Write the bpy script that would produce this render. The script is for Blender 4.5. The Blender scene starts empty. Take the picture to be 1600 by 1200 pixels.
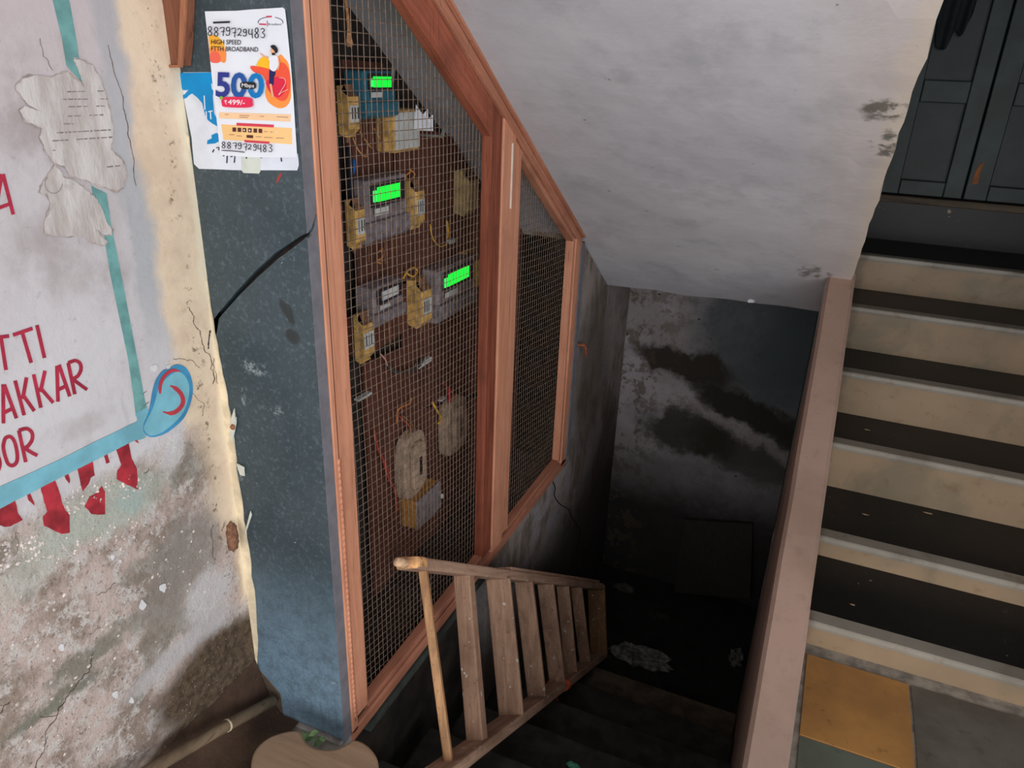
import bpy, math, random
from mathutils import Vector, Matrix, noise as mnoise
random.seed(7)
# ------------------------------------------------------------------ camera, world, light
SC = bpy.context.scene
COL = SC.collection
F_PX = 1155.3; YAW, PIT, ROL = .39601, .40267, .03841
CAM = Vector((0, 0, 1.5))
def _rx(a): return Matrix(((1,0,0),(0,math.cos(a),-math.sin(a)),(0,math.sin(a),math.cos(a))))
def _ry(a): return Matrix(((math.cos(a),0,math.sin(a)),(0,1,0),(-math.sin(a),0,math.cos(a))))
def _rz(a): return Matrix(((math.cos(a),-math.sin(a),0),(math.sin(a),math.cos(a),0),(0,0,1)))
MV = _rz(ROL) @ _rx(PIT) @ _ry(YAW) @ Matrix(((1,0,0),(0,0,-1),(0,1,0)))     # world -> camera (x right, y down, z forward)
cd = bpy.data.cameras.new('camera'); cam = bpy.data.objects.new('camera', cd); COL.objects.link(cam)
cd.sensor_width = 36; cd.lens = F_PX/1600*36; cd.clip_start = .02; cd.clip_end = 100
m4 = Matrix((MV[0], -MV[1], -MV[2])).transposed().to_4x4(); m4.translation = CAM
cam.matrix_world = m4; SC.camera = cam
W = bpy.data.worlds.new('World'); SC.world = W; W.use_nodes = True
bg = W.node_tree.nodes['Background']; bg.inputs[0].default_value = (.93, .97, 1.0, 1); bg.inputs[1].default_value = 1.35
SC.view_settings.view_transform = 'Standard'; SC.view_settings.look = 'None'
SC.view_settings.exposure = 0.0; SC.view_settings.gamma = 1; SC.view_settings.use_curve_mapping = False
# added soft lamp at an invented opening on the right, brightens left wall and soffit
ld = bpy.data.lights.new('added_side_fill', 'AREA'); ld.shape = 'RECTANGLE'; ld.size = 2.4; ld.size_y = 1.9; ld.energy = 50; ld.color = (.97, .985, 1)
lo = bpy.data.objects.new('added_side_fill', ld); COL.objects.link(lo); lo.location = (1.75, -.75, 1.0)
lo.rotation_euler = Vector((-1, .16, .16)).to_track_quat('-Z', 'Y').to_euler()

# the open front of the entrance behind the viewer: low, wide street light
l2 = bpy.data.lights.new('street_light_from_front', 'AREA'); l2.shape = 'RECTANGLE'; l2.size = 2.4; l2.size_y = 1.5; l2.energy = 36; l2.color = (1, .99, .98)
o2 = bpy.data.objects.new('street_light_from_front', l2); COL.objects.link(o2); o2.location = (-.1, -2.3, .85)
o2.rotation_euler = Vector((-.05, 1, .16)).to_track_quat('-Z', 'Y').to_euler()

def ray(x, y):
    return MV.transposed() @ Vector(((x-800)/F_PX, (y-600)/F_PX, 1.0))
def onX(x, y, X): d = ray(x, y); return CAM + d*(X/d.x)
def onY(x, y, Y): d = ray(x, y); return CAM + d*(Y/d.y)
def onZ(x, y, Z): d = ray(x, y); return CAM + d*((Z-1.5)/d.z)

# ------------------------------------------------------------------ materials
def lin(c):
    r = []
    for v in c:
        v /= 255.0
        r.append(v/12.92 if v <= .04045 else ((v+.055)/1.055)**2.4)
    return (*r, 1)
class Mt:
    def __init__(s, name, rough=.8, spec=.3, metal=0):
        s.m = bpy.data.materials.new(name); s.m.use_nodes = True; s.t = s.m.node_tree; s.n = s.t.nodes; s.l = s.t.links
        s.b = s.n['Principled BSDF']; s.b.inputs['Roughness'].default_value = rough
        s.b.inputs['Specular IOR Level'].default_value = spec; s.b.inputs['Metallic'].default_value = metal
        s.pos = s.n.new('ShaderNodeNewGeometry').outputs['Position']; s.hs = []
    def _in(s, sock, v):
        if isinstance(v, bpy.types.NodeSocket): s.l.new(v, sock)
        elif isinstance(v, (tuple, list)) and len(v) == 3 and sock.type == 'RGBA': sock.default_value = lin(v)
        else: sock.default_value = v
    def objco(s): return s.n.new('ShaderNodeTexCoord').outputs['Object']
    def mapping(s, v, scale=(1,1,1), loc=(0,0,0), rot=(0,0,0), kind='POINT'):
        m = s.n.new('ShaderNodeMapping'); m.vector_type = kind; s._in(m.inputs[0], v)
        m.inputs['Location'].default_value = loc; m.inputs['Rotation'].default_value = rot; m.inputs['Scale'].default_value = scale
        return m.outputs[0]
    def noise(s, sc, det=6, ro=.6, v=None, dist=0, color=False):
        x = s.n.new('ShaderNodeTexNoise'); s._in(x.inputs['Vector'], v or s.pos); x.inputs['Scale'].default_value = sc
        x.inputs['Detail'].default_value = det; x.inputs['Roughness'].default_value = ro; x.inputs['Distortion'].default_value = dist
        return x.outputs['Color' if color else 'Fac']
    def voro(s, sc, v=None, feat='F1'):
        x = s.n.new('ShaderNodeTexVoronoi'); x.feature = feat; s._in(x.inputs['Vector'], v or s.pos); x.inputs['Scale'].default_value = sc
        return x.outputs['Distance']
    def step(s, f, a, b, lo=0., hi=1.):
        x = s.n.new('ShaderNodeMapRange'); x.interpolation_type = 'SMOOTHSTEP'; s._in(x.inputs[0], f)
        x.inputs[1].default_value = a; x.inputs[2].default_value = b; x.inputs[3].default_value = lo; x.inputs[4].default_value = hi
        return x.outputs[0]
    def math(s, op, a, b=0.):
        x = s.n.new('ShaderNodeMath'); x.operation = op; s._in(x.inputs[0], a); s._in(x.inputs[1], b); return x.outputs[0]
    def mix(s, f, a, b, mode='MIX'):
        x = s.n.new('ShaderNodeMix'); x.data_type = 'RGBA'; x.blend_type = mode
        s._in(x.inputs[0], f); s._in(x.inputs[6], a); s._in(x.inputs[7], b); return x.outputs[2]
    def warp(s, sc, amp, v=None, det=4):
        nz = s.noise(sc, det, v=v or s.pos, color=True)
        a = s.n.new('ShaderNodeVectorMath'); a.operation = 'SUBTRACT'; s.l.new(nz, a.inputs[0]); a.inputs[1].default_value = (.5,.5,.5)
        b = s.n.new('ShaderNodeVectorMath'); b.operation = 'SCALE'; s.l.new(a.outputs[0], b.inputs[0]); b.inputs['Scale'].default_value = amp
        c = s.n.new('ShaderNodeVectorMath'); c.operation = 'ADD'; s.l.new(b.outputs[0], c.inputs[0]); s.l.new(v or s.pos, c.inputs[1])
        return c.outputs[0]
    def blob(s, c, r, soft=.35, v=None, rot=(0,0,0)):
        m = s.mapping(v or s.pos, scale=r, loc=c, rot=rot, kind='TEXTURE')
        x = s.n.new('ShaderNodeVectorMath'); x.operation = 'LENGTH'; s.l.new(m, x.inputs[0])
        return s.step(x.outputs['Value'], 1+soft, 1-soft)
    def sep(s, v=None):
        x = s.n.new('ShaderNodeSeparateXYZ'); s._in(x.inputs[0], v or s.pos); return x.outputs
    def bump(s, h, strength=.3, dist=.01):
        b = s.n.new('ShaderNodeBump'); b.inputs['Strength'].default_value = strength; b.inputs['Distance'].default_value = dist
        s.l.new(h, b.inputs['Height'])
        if s.hs: s.l.new(s.hs[-1], b.inputs['Normal'])
        s.hs.append(b.outputs[0]); s.l.new(b.outputs[0], s.b.inputs['Normal'])
    def out(s, c): s._in(s.b.inputs['Base Color'], c); return s.m
MC = {}
SL0 = math.tan(.5774)
def plain(name, c, rough=.6, var=.12, sc=25, spec=.3, metal=0, bump=0):
    if name in MC: return MC[name]
    k = Mt(name, rough, spec, metal); n = k.noise(sc, 5)
    d = tuple(v*(1-var) for v in c); e = tuple(min(255, v*(1+var)) for v in c)
    if bump: k.bump(n, bump, .004)
    MC[name] = k.out(k.mix(k.step(n, .3, .7), d, e)); return MC[name]
def wood(name, c1, c2, dirt, axis='Z', rough=.65, dn=.5, spots=None, sc=1, frame=None):
    if name in MC: return MC[name]
    k = Mt(name, rough, .25)
    s = {'X': (3,60,60), 'Y': (60,3,60), 'Z': (60,60,3)}[axis]
    v = k.mapping(k.warp(3*sc, .02), scale=tuple(q*sc for q in s))
    if frame:
        cx = k.n.new('ShaderNodeCombineXYZ'); wv = k.warp(3*sc, .02)
        for i_, (d_, q_) in enumerate(zip(frame, (3, 55, 55))):
            dt = k.n.new('ShaderNodeVectorMath'); dt.operation = 'DOT_PRODUCT'; k.l.new(wv, dt.inputs[0]); dt.inputs[1].default_value = tuple(c_*q_*sc for c_ in d_); k.l.new(dt.outputs['Value'], cx.inputs[i_])
        v = cx.outputs[0]
    g = k.noise(1, 6, .65, v=v, dist=.6); g2 = k.noise(6*sc, 4)
    c = k.mix(k.step(g, .32, .68), c1, c2)
    c = k.mix(k.math('MULTIPLY', k.step(g2, .45, .75), dn), c, dirt)
    c = k.mix(k.math('MULTIPLY', k.step(k.noise(1, 3, v=k.mapping(k.pos, scale=tuple(q*2.5 for q in s))), .62, .7), .5), c, tuple(q*.45 for q in dirt))
    if spots: c = k.mix(k.step(k.noise(38, 3, .5), .66, .7), c, spots)
    k.bump(g, .25, .003); MC[name] = k.out(c); return MC[name]

def mat_wall_sign():
    k = Mt('painted_peeling_plaster', .85, .2)
    n1 = k.noise(2.2, 6); n2 = k.noise(9, 8, .65); n3 = k.noise(60, 6, .7); n4 = k.noise(170, 3, .6)
    wv = k.warp(6, .09); wv2 = k.warp(14, .05)
    o = k.sep(wv); Y, Z = o[1], o[2]
    c = k.mix(k.step(n1, .35, .65), (207,203,206), (196,190,193))
    c = k.mix(k.math('MULTIPLY', k.step(n2, .5, .72), .35), c, (170,160,155))
    # pinkish tint high up
    c = k.mix(k.math('MULTIPLY', k.step(Z, 1.25, 1.6), .35), c, (190,165,165))
    for yy, zz, rr, a_ in ((.79, 1.38, (.10, .12), .5), (.74, 1.20, (.05, .07), .35), (.60, 1.45, (.06, .05), .3), (.83, 1.15, (.04, .05), .4), (.72, .93, (.06, .02), .25)):
        mk = k.math('MULTIPLY', k.blob((-1.08, yy, zz), (50, rr[0], rr[1]), .5, wv), k.step(n2, .38, .6)); c = k.mix(k.math('MULTIPLY', mk, a_), c, (140,124,120))
    st = k.noise(1, 6, .7, v=k.mapping(k.pos, scale=(8, 45, 7))); c = k.mix(k.math('MULTIPLY', k.step(st, .55, .72), .22), c, (150,140,138))
    # grey brush strip beside the yellow edge
    m = k.math('MULTIPLY', k.step(Y, .875, .90), k.step(Y, .965, .94)); m = k.math('MULTIPLY', m, k.step(Z, .95, 1.15))
    c = k.mix(k.math('MULTIPLY', m, .45), c, (150,160,165))
    # cream limewash at the corner
    cr = k.mix(k.step(n2, .4, .65), (228,206,180), (212,188,164))
    c = k.mix(k.step(Y, .925, .955), c, cr)
    c = k.mix(k.math('MULTIPLY', k.step(Y, 1.02, 1.04), .7), c, (232,222,196))
    # lower part: paint gone
    lo = k.mix(k.step(n2, .43, .62), (208,188,180), (158,140,128))
    lo = k.mix(k.step(k.noise(26, 8, .8), .49, .58), lo, (212,203,198))
    lo = k.mix(k.math('MULTIPLY', k.step(n4, .58, .68), .6), lo, (95,80,70))
    gm = k.step(k.noise(4.3, 7, .62), .55, .61)
    lo = k.mix(k.math('MULTIPLY', gm, .6), lo, (128,124,112))
    low = k.math('MULTIPLY', k.step(Z, .845, .80), k.step(Y, 1.0, .93))
    low2 = k.math('MULTIPLY', k.step(Z, .74, .66), k.step(Y, 1.035, 1.0))
    low3 = k.step(Z, .40, .33)
    lowm = k.math('MAXIMUM', k.math('MAXIMUM', low, k.math('MULTIPLY', low2, k.step(Z, .6, .5))), low3)
    c = k.mix(lowm, c, lo)
    def b(c0, yy, zz, rr, amt=1., soft=.35, w=wv):
        nonlocal c
        mk = k.blob((-1.08, yy, zz), (50, rr[0], rr[1]), soft, w); c = k.mix(k.math('MULTIPLY', mk, amt), c, c0)
    b((186,194,182), .74, .76, (.14, .055), .75); b((190,192,182), .60, .72, (.07, .03), .5); b((178,192,186), .80, .75, (.035, .03), .8)
    b((218,214,216), .90, .80, (.035, .03), .8)
    # sandy exposed grey render, olive damp streaks, brown wet foot of the wall
    b((158,148,142), .90, .56, (.085, .08), .7); b((150,140,132), .84, .50, (.10, .05), .6)
    wv3 = k.warp(22, .09, wv2)
    b((124,122,108), .66, .50, (.09, .018), .8, .5, wv3); b((118,118,104), .58, .46, (.10, .020), .85, .5, wv3); b((130,124,112), .80, .60, (.05, .03), .5, .35, wv3)
    b((205,200,200), .86, .36, (.14, .03), .8, .4); b((212,208,208), .93, .43, (.06, .05), .8)
    br = k.mix(k.step(n3, .35, .65), (74,60,47), (108,90,72)); br = k.mix(k.step(n4, .62, .7), br, (150,135,118))
    mk = k.blob((-1.08, .93, .235), (50, .17, .095), .3, wv); c = k.mix(mk, c, br)
    mk = k.blob((-1.08, 1.03, .20), (50, .05, .08), .3, wv); c = k.mix(mk, c, br)
    c = k.mix(k.step(Z, .20, .165), c, br)
    # black mould freckles in the cream strip
    fr = k.math('MULTIPLY', k.step(k.noise(55, 6, .7), .56, .64), k.step(k.math('ABSOLUTE', k.math('SUBTRACT', k.sep(wv2)[1], .99)), .022, .005))
    c = k.mix(k.math('MULTIPLY', fr, .8), c, (92,78,62))
    c = k.mix(k.math('MULTIPLY', k.step(n3, .6, .7), .25), c, (120,105,95))
    k.bump(k.math('ADD', k.math('MULTIPLY', n2, .6), k.math('MULTIPLY', k.math('MULTIPLY', k.noise(70, 6, .75), lowm), 2.0)), .55, .012)
    return k.out(c)
def mat_soffit():
    k = Mt('grey_limewashed_plaster', .8, .2)
    n1 = k.noise(1.6, 5); n2 = k.noise(7, 7, .65); n3 = k.noise(28, 5)
    c = k.mix(k.step(n1, .35, .65), (200,197,202), (184,182,188))
    c = k.mix(k.math('MULTIPLY', k.step(n2, .48, .7), .3), c, (140,138,142))
    X = k.sep(k.warp(8, .08))[0]
    c = k.mix(k.math('MULTIPLY', k.step(X, -.16, .08), .55), c, (196,180,172))
    c = k.mix(k.math('MULTIPLY', k.step(X, .045, .1), .8), c, (205,190,175))
    wv = k.warp(26, .07)
    for cc, r, a in (((.06, 1.82, 1.45), (.05, .035, .04), 1.), ((.08, 1.93, 1.38), (.03, .05, .05), 1.), ((-.02, 2.66, .90), (.05, .06, .05), .8)):
        c = k.mix(k.math('MULTIPLY', k.math('MULTIPLY', k.blob(cc, r, .3, wv), k.step(n3, .42, .56)), a), c, (112,106,98))
    c = k.mix(k.math('MULTIPLY', k.step(k.noise(30, 2, .4), .765, .79), .6), c, (96,92,92))
    s = k.noise(1, 4, v=k.mapping(k.pos, scale=(3, 40, 40)))
    c = k.mix(k.math('MULTIPLY', k.step(s, .58, .7), .22), c, (200,200,208))
    k.bump(k.math('ADD', n1, k.math('MULTIPLY', n2, .35)), .35, .02)
    return k.out(c)
def mat_well(name='damp_mouldy_plaster', left=False):
    k = Mt(name, .85, .2)
    n1 = k.noise(3.2, 8, .6, dist=.3); n2 = k.noise(14, 8, .7); n3 = k.noise(60, 5, .7)
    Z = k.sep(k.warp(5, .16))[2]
    c = k.mix(k.step(k.noise(2, 4), .4, .6), (164,156,160), (142,134,134))
    c = k.mix(k.math('MULTIPLY', k.step(n2, .45, .65), .5), c, (110,98,86))
    if left:
        c = k.mix(k.math('MULTIPLY', k.step(n1, .46, .56), .8), c, (104,90,76))
        c = k.mix(k.math('MULTIPLY', k.step(k.noise(1, 5, v=k.mapping(k.pos, scale=(20, 22, 5))), .45, .6), .55), c, (165,152,140))
        c = k.mix(k.math('MULTIPLY', k.step(Z, -.1, -.5), .9), c, (54,46,42))  # shade low in the stairwell put into the colour, deepening downwards
        w = k.warp(6, .12)
        c = k.mix(k.math('MULTIPLY', k.blob((-.84, 2.9, .25), (9, .22, .42), .5, w), .7), c, (84,72,62))
        c = k.mix(k.math('MULTIPLY', k.blob((-.84, 3.25, -.35), (9, .3, .35), .5, w), .7), c, (70,56,56))
    else:
        w = k.warp(7, .2); w2 = k.warp(16, .09, w)
        def b(cc, x, z, r, a, rot=0): 
            nonlocal c
            c = k.mix(k.math('MULTIPLY', k.blob((x, 3.46, z), (r[0], 9, r[1]), .3, w2, (0, rot, 0)), a), c, cc)
        b((70,78,80), -.15, .42, (.36, .35), .85); b((64,72,74), .1, .25, (.35, .4), .8)
        b((44,38,32), -.55, .20, (.26, .075), .95, .1); b((40,36,32), -.22, .02, (.30, .085), .97, .35); b((44,40,36), .05, -.05, (.2, .09), .9)
        b((42,38,30), -.48, -.17, (.24, .12), .9, .1); b((44,42,34), -.18, -.25, (.3, .1), .85, .3)
        b((84,84,84), -.3, -.45, (.6, .16), .6)
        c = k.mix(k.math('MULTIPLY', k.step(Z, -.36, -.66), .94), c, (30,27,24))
        c = k.mix(k.math('MULTIPLY', k.math('MULTIPLY', k.step(n2, .52, .57), k.step(k.sep(w)[0], -.45, -.8)), .6), c, (88,76,60))
        c = k.mix(k.step(k.noise(22, 3, .5), .70, .74), c, (52,40,34))
    c = k.mix(k.math('MULTIPLY', k.step(n3, .55, .7), .3), c, (60,54,48))
    k.bump(n2, .4, .01)
    return k.out(c)
def mat_post():
    k = Mt('dark_blue_grey_stone', .5, .35)
    n1 = k.noise(5, 6); n2 = k.noise(95, 7, .75); Z = k.sep(k.warp(8, .1))[2]
    c = k.mix(k.step(n1, .35, .65), (54,66,71), (66,77,82))
    c = k.mix(k.math('MULTIPLY', k.math('MULTIPLY', k.step(Z, .56, .16), k.step(k.noise(30, 7, .75), .30, .62, .45, 1.)), 1.0), c, (112,136,154))
    c = k.mix(k.math('MULTIPLY', k.step(n2, .50, .68), .42), c, (112,128,138))
    c = k.mix(k.math('MULTIPLY', k.step(k.noise(90, 3), .70, .74), .8), c, (190,196,196))
    gr = k.noise(220, 3, .7); c = k.mix(k.math('MULTIPLY', k.step(gr, .45, .65), .25), c, (44,54,62))
    st = k.noise(1, 4, v=k.mapping(k.pos, scale=(70, 70, 3))); c = k.mix(k.math('MULTIPLY', k.step(st, .55, .7), .35), c, (60,72,86))
    w = k.warp(30, .02)
    for p, r, rot in (((449, 488), (.011, .026), .55), ((458, 527), (.017, .014), 0)):
        q = onY(*p, 1.044); c = k.mix(k.math('MULTIPLY', k.blob(q, (r[0], 9, r[1]), .25, w, (0, -rot, 0)), .8), c, (44,44,42))
    for p, r in (((395, 575), (.03, .012)), ((430, 640), (.022, .01)), ((372, 735), (.012, .02)), ((520, 1068), (.008, .006)), ((380, 620), (.005, .02))):
        q = onY(*p, 1.044); m = k.math('MULTIPLY', k.blob(q, (r[0], 9, r[1]), .4, w), k.step(n2, .45, .6)); c = k.mix(k.math('MULTIPLY', m, .55), c, (170,178,182))
    q = onY(436, 278, 1.044); c = k.mix(k.blob(q, (.002, 9, .011), .3, k.warp(60, .004), (0, .6, 0)), c, (170,50,45))
    k.bump(n2, .12, .003)
    return k.out(c)
def mat_marble(name, base, stain, amt=.5):
    k = Mt(name, .45, .35)
    n = k.noise(4, 7, .6, dist=.4); n2 = k.noise(22, 6, .65)
    c = k.mix(k.step(k.noise(2.2, 4), .35, .65), base, tuple(v*.88 for v in base))
    c = k.mix(k.math('MULTIPLY', k.step(n, .5, .66), amt), c, stain)
    c = k.mix(k.math('MULTIPLY', k.step(n2, .56, .7), .35), c, (120,80,40))
    X = k.sep(k.warp(15, .05))[0]
    c = k.mix(k.math('MULTIPLY', k.step(X, .175, .145), .65), c, (104,88,72))
    k.bump(n2, .1, .003); return k.out(c)
M_SIGN = mat_wall_sign(); M_SOF = mat_soffit(); M_WB = mat_well(); M_WL = mat_well('damp_streaked_shaded_plaster', True); M_POST = mat_post()
M_RISER = mat_marble('cream_marble', (162,137,110), (104,102,86)); M_NOSE = mat_marble('grey_white_marble', (160,152,140), (112,104,92))
def mat_black():
    k = Mt('black_stone_tread', .42, .3); n = k.noise(30, 7, .7)
    c = k.mix(k.step(k.noise(3, 5), .4, .6), (28,26,25), (21,20,20)); c = k.mix(k.math('MULTIPLY', k.step(n, .6, .72), .5), c, (78,74,72))
    c = k.mix(k.step(k.noise(26, 2, .4), .76, .79), c, (150,130,105)); return k.out(c)
M_BLACK = mat_black()
WD = wood('orange_brown_wood', (214,152,122), (192,128,100), (164,108,84), 'Z', dn=.4)
WDY = wood('orange_brown_wood_slanted', (190,128,104), (164,106,82), (128,84,66), 'Y', dn=.5)
_sl = Vector((0, 1, -SL0)).normalized()
WDS = wood('reddish_slanted_wood', (172,98,74), (140,76,56), (100,56,44), frame=(_sl, Vector((1,0,0)), _sl.cross(Vector((1,0,0)))), dn=.5)
WDY2 = wood('orange_slanted_wood', (194,134,108), (166,108,84), (128,84,66), frame=(_sl, Vector((1,0,0)), _sl.cross(Vector((1,0,0)))), dn=.5)
WDR = wood('reddish_wood_edge', (150,84,62), (118,60,44), (86,48,38), 'Z', dn=.5)
WLEG = wood('plain_leg_wood', (160,130,110), (134,104,86), (104,80,66), 'Z')
WDARK = wood('dark_brown_board', (104,64,52), (84,50,42), (52,36,32), 'Z', dn=.6)
M_CEM = plain('grey_cement', (128,122,118), .9, .18, 30, bump=.4)
M_LIL = plain('lilac_grey_cement', (112,110,116), .85, .06, 30, bump=.2)
def mat_curb():
    k = Mt('smooth_pinkish_cement', .75, .25); n = k.noise(30, 7, .7); c = k.mix(k.step(k.noise(2.5, 5), .35, .65), (158,130,116), (138,113,99))
    c = k.mix(k.math('MULTIPLY', k.step(n, .5, .68), .3), c, (120,98,86)); Z = k.sep(k.warp(9, .12))[2]
    c = k.mix(k.math('MULTIPLY', k.step(Z, .3, .0), .45), c, (112,96,88)); X = k.sep()[0]
    k.bump(n, .2, .004); return k.out(c)
M_CURB = mat_curb()

# ------------------------------------------------------------------ mesh helpers
class MB:
    def __init__(s): s.v = []; s.f = []; s.sm = False
    def add(s, v, f):
        o = len(s.v); s.v += [Vector(q) for q in v]; s.f += [tuple(i+o for i in q) for q in f]; return s
    def box(s, a, b):
        x0,y0,z0 = a; x1,y1,z1 = b
        return s.add([(x0,y0,z0),(x1,y0,z0),(x1,y1,z0),(x0,y1,z0),(x0,y0,z1),(x1,y0,z1),(x1,y1,z1),(x0,y1,z1)],
                     [(3,2,1,0),(4,5,6,7),(0,1,5,4),(1,2,6,5),(2,3,7,6),(3,0,4,7)])
    def obox(s, c, ax, h):                                   # oriented box: centre, three unit axes, half sizes
        c = Vector(c); A = [Vector(a)*k for a, k in zip(ax, h)]
        v = [c+A[0]*i+A[1]*j+A[2]*k for k in (-1,1) for (i,j) in ((-1,-1),(1,-1),(1,1),(-1,1))]
        return s.add(v, [(3,2,1,0),(4,5,6,7),(0,1,5,4),(1,2,6,5),(2,3,7,6),(3,0,4,7)])
    def bar(s, a, b, up, w, t, w2=None):                     # square bar from a to b; w across, t along up
        a = Vector(a); b = Vector(b); d = (b-a).normalized(); up = Vector(up); up = (up-d*up.dot(d)).normalized(); sd = d.cross(up)
        w2 = w2 or w; v = []
        for p, ww in ((a, w), (b, w2)):
            for i, j in ((-1,-1),(1,-1),(1,1),(-1,1)): v.append(p+sd*i*ww/2+up*j*t/2)
        return s.add(v, [(3,2,1,0),(4,5,6,7),(0,1,5,4),(1,2,6,5),(2,3,7,6),(3,0,4,7)])
    def prism(s, poly, off):                                 # flat polygon given thickness by offset vector
        n = len(poly); P = [Vector(p) for p in poly]; off = Vector(off)
        nr = Vector((0,0,0))
        for i in range(n): nr += (P[i]-P[0]).cross(P[(i+1) % n]-P[0])
        if nr.dot(off) > 0: P.reverse()
        return s.add(P+[p+off for p in P], [tuple(range(n)), tuple(range(2*n-1, n-1, -1))]+[(i+n, (i+1) % n+n, (i+1) % n, i) for i in range(n)])
    def tube(s, pts, r, n=6, closed=False, cap=True):
        pts = [Vector(p) for p in pts]; N = len(pts); v = []; f = []; prev = None
        for i, p in enumerate(pts):
            d = (pts[min(i+1, N-1)]-pts[max(i-1, 0)]).normalized()
            u = prev or Vector((0,0,1)) if abs(d.z) < .9 else prev or Vector((1,0,0))
            u = (u-d*u.dot(d)).normalized(); prev = u; w = d.cross(u); rr = r[i] if isinstance(r, (list, tuple)) else r
            for k in range(n):
                a = 2*math.pi*k/n; v.append(p+(u*math.cos(a)+w*math.sin(a))*rr)
        for i in range(N-1):
            for k in range(n): f.append((i*n+k, i*n+(k+1) % n, (i+1)*n+(k+1) % n, (i+1)*n+k))
        if cap: f += [tuple(range(n-1, -1, -1)), tuple(range((N-1)*n, N*n))]
        return s.add(v, f)
    def blobby(s, c, r, n=12, m=8, amp=.15, seed=0, ax=None, freq=2.5):
        c = Vector(c); v = []; f = []; ax = ax or (Vector((1,0,0)), Vector((0,1,0)), Vector((0,0,1)))
        for i in range(m+1):
            th = math.pi*i/m
            for k in range(n):
                ph = 2*math.pi*k/n; d = Vector((math.sin(th)*math.cos(ph), math.sin(th)*math.sin(ph), math.cos(th)))
                q = 1+amp*mnoise.noise(d*freq+Vector((seed, seed*.7, 0)))*2
                v.append(c+(ax[0]*d.x*r[0]+ax[1]*d.y*r[1]+ax[2]*d.z*r[2])*q)
        for i in range(m):
            for k in range(n): f.append((i*n+k, (i+1)*n+k, (i+1)*n+(k+1) % n, i*n+(k+1) % n))
        return s.add(v, f)
    def build(s, name, mat, parent=None, origin=None, bevel=0, smooth=False):
        o0 = Vector(origin) if origin is not None else (wloc(parent) if parent else Vector((0,0,0)))
        me = bpy.data.meshes.new(name); me.from_pydata([tuple(q-o0) for q in s.v], [], s.f); me.validate(); me.update()
        me.materials.append(mat)
        if smooth: me.polygons.foreach_set('use_smooth', [True]*len(me.polygons))
        o = bpy.data.objects.new(name, me); COL.objects.link(o)
        if parent: o.parent = parent; o.location = o0-wloc(parent)
        else: o.location = o0
        if bevel:
            b = o.modifiers.new('bevel', 'BEVEL'); b.width = bevel; b.segments = 2; b.limit_method = 'ANGLE'; b.angle_limit = .6
        return o
def wloc(o):
    v = Vector((0,0,0))
    while o: v = v+o.location; o = o.parent
    return v
def thing(name, label, cat, loc, group=None):
    o = bpy.data.objects.new(name, None); COL.objects.link(o); o.location = loc; o.empty_display_size = .05
    return tag(o, label, cat, group)
def tag(o, label, cat, group=None):
    o['label'] = label; o['category'] = cat
    if group: o['group'] = group
    return o
def struct(o): o['kind'] = 'structure'; return o
def wobble(poly, amp, sub=3, seed=0):                         # ragged outline: subdivide a 2D polygon and jitter
    out = []; n = len(poly)
    for i in range(n):
        a = poly[i]; b = poly[(i+1) % n]
        for k in range(sub):
            t = k/sub; x = a[0]+(b[0]-a[0])*t; y = a[1]+(b[1]-a[1])*t
            q = mnoise.noise_vector(Vector((x*.13+seed, y*.13, seed)))
            out.append((x+q.x*amp, y+q.y*amp))
    return out
def smooth(pts, k=4, closed=False):                           # Catmull-Rom through points
    P = [tuple(p) for p in pts]; n = len(P); out = []; D = len(P[0])
    R = range(n if closed else n-1)
    for i in R:
        if closed: p = [P[(i+j) % n] for j in (-1,0,1,2)]
        else: p = [P[max(i-1,0)], P[i], P[i+1], P[min(i+2,n-1)]]
        for q in range(k):
            t = q/k
            out.append(tuple(.5*(2*p[1][d]+(p[2][d]-p[0][d])*t+(2*p[0][d]-5*p[1][d]+4*p[2][d]-p[3][d])*t*t+(3*p[1][d]-p[0][d]-3*p[2][d]+p[3][d])*t**3) for d in range(D)))
    if not closed: out.append(P[-1])
    return out
class Surf:                                                   # a real wall plane onto which paint and paper is laid in picture coordinates
    def __init__(s, kind, c, out): s.k = kind; s.c = c; s.o = out; s.i = 0
    def nx(s): s.i = (s.i+1) % 23; return s.i*1.2e-5
    def p(s, xy, e=0.):
        c = s.c+s.o*e
        q = onX(xy[0], xy[1], s.c) if s.k == 'X' else onY(xy[0], xy[1], s.c) if s.k == 'Y' else onZ(xy[0], xy[1], s.c)
        q[{'X':0,'Y':1,'Z':2}[s.k]] = c; return q
    def n(s, t): v = [0,0,0]; v[{'X':0,'Y':1,'Z':2}[s.k]] = s.o*t; return Vector(v)
def polyon(mb, sf, poly, e, t):
    e += sf.nx(); mb.prism([sf.p(q, e) for q in poly], sf.n(t)); return mb
def ribbon(mb, sf, pts, w, e, t, round_=False):
    n = len(pts); L = []; R = []
    for i, p in enumerate(pts):
        a = pts[max(i-1,0)]; b = pts[min(i+1,n-1)]; dx, dy = b[0]-a[0], b[1]-a[1]; l = math.hypot(dx, dy) or 1
        ww = (w[i] if isinstance(w, (list,tuple)) else w)/2; L.append((p[0]-dy/l*ww, p[1]+dx/l*ww)); R.append((p[0]+dy/l*ww, p[1]-dx/l*ww))
    for i in range(n-1):
        e2 = e+sf.nx(); mb.prism([sf.p(q, e2) for q in (L[i], L[i+1], R[i+1], R[i])], sf.n(t))
    return mb
def sc(pts, ox, oy, s): return [(ox+x/s, oy+y/s) for x, y in pts]
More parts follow.
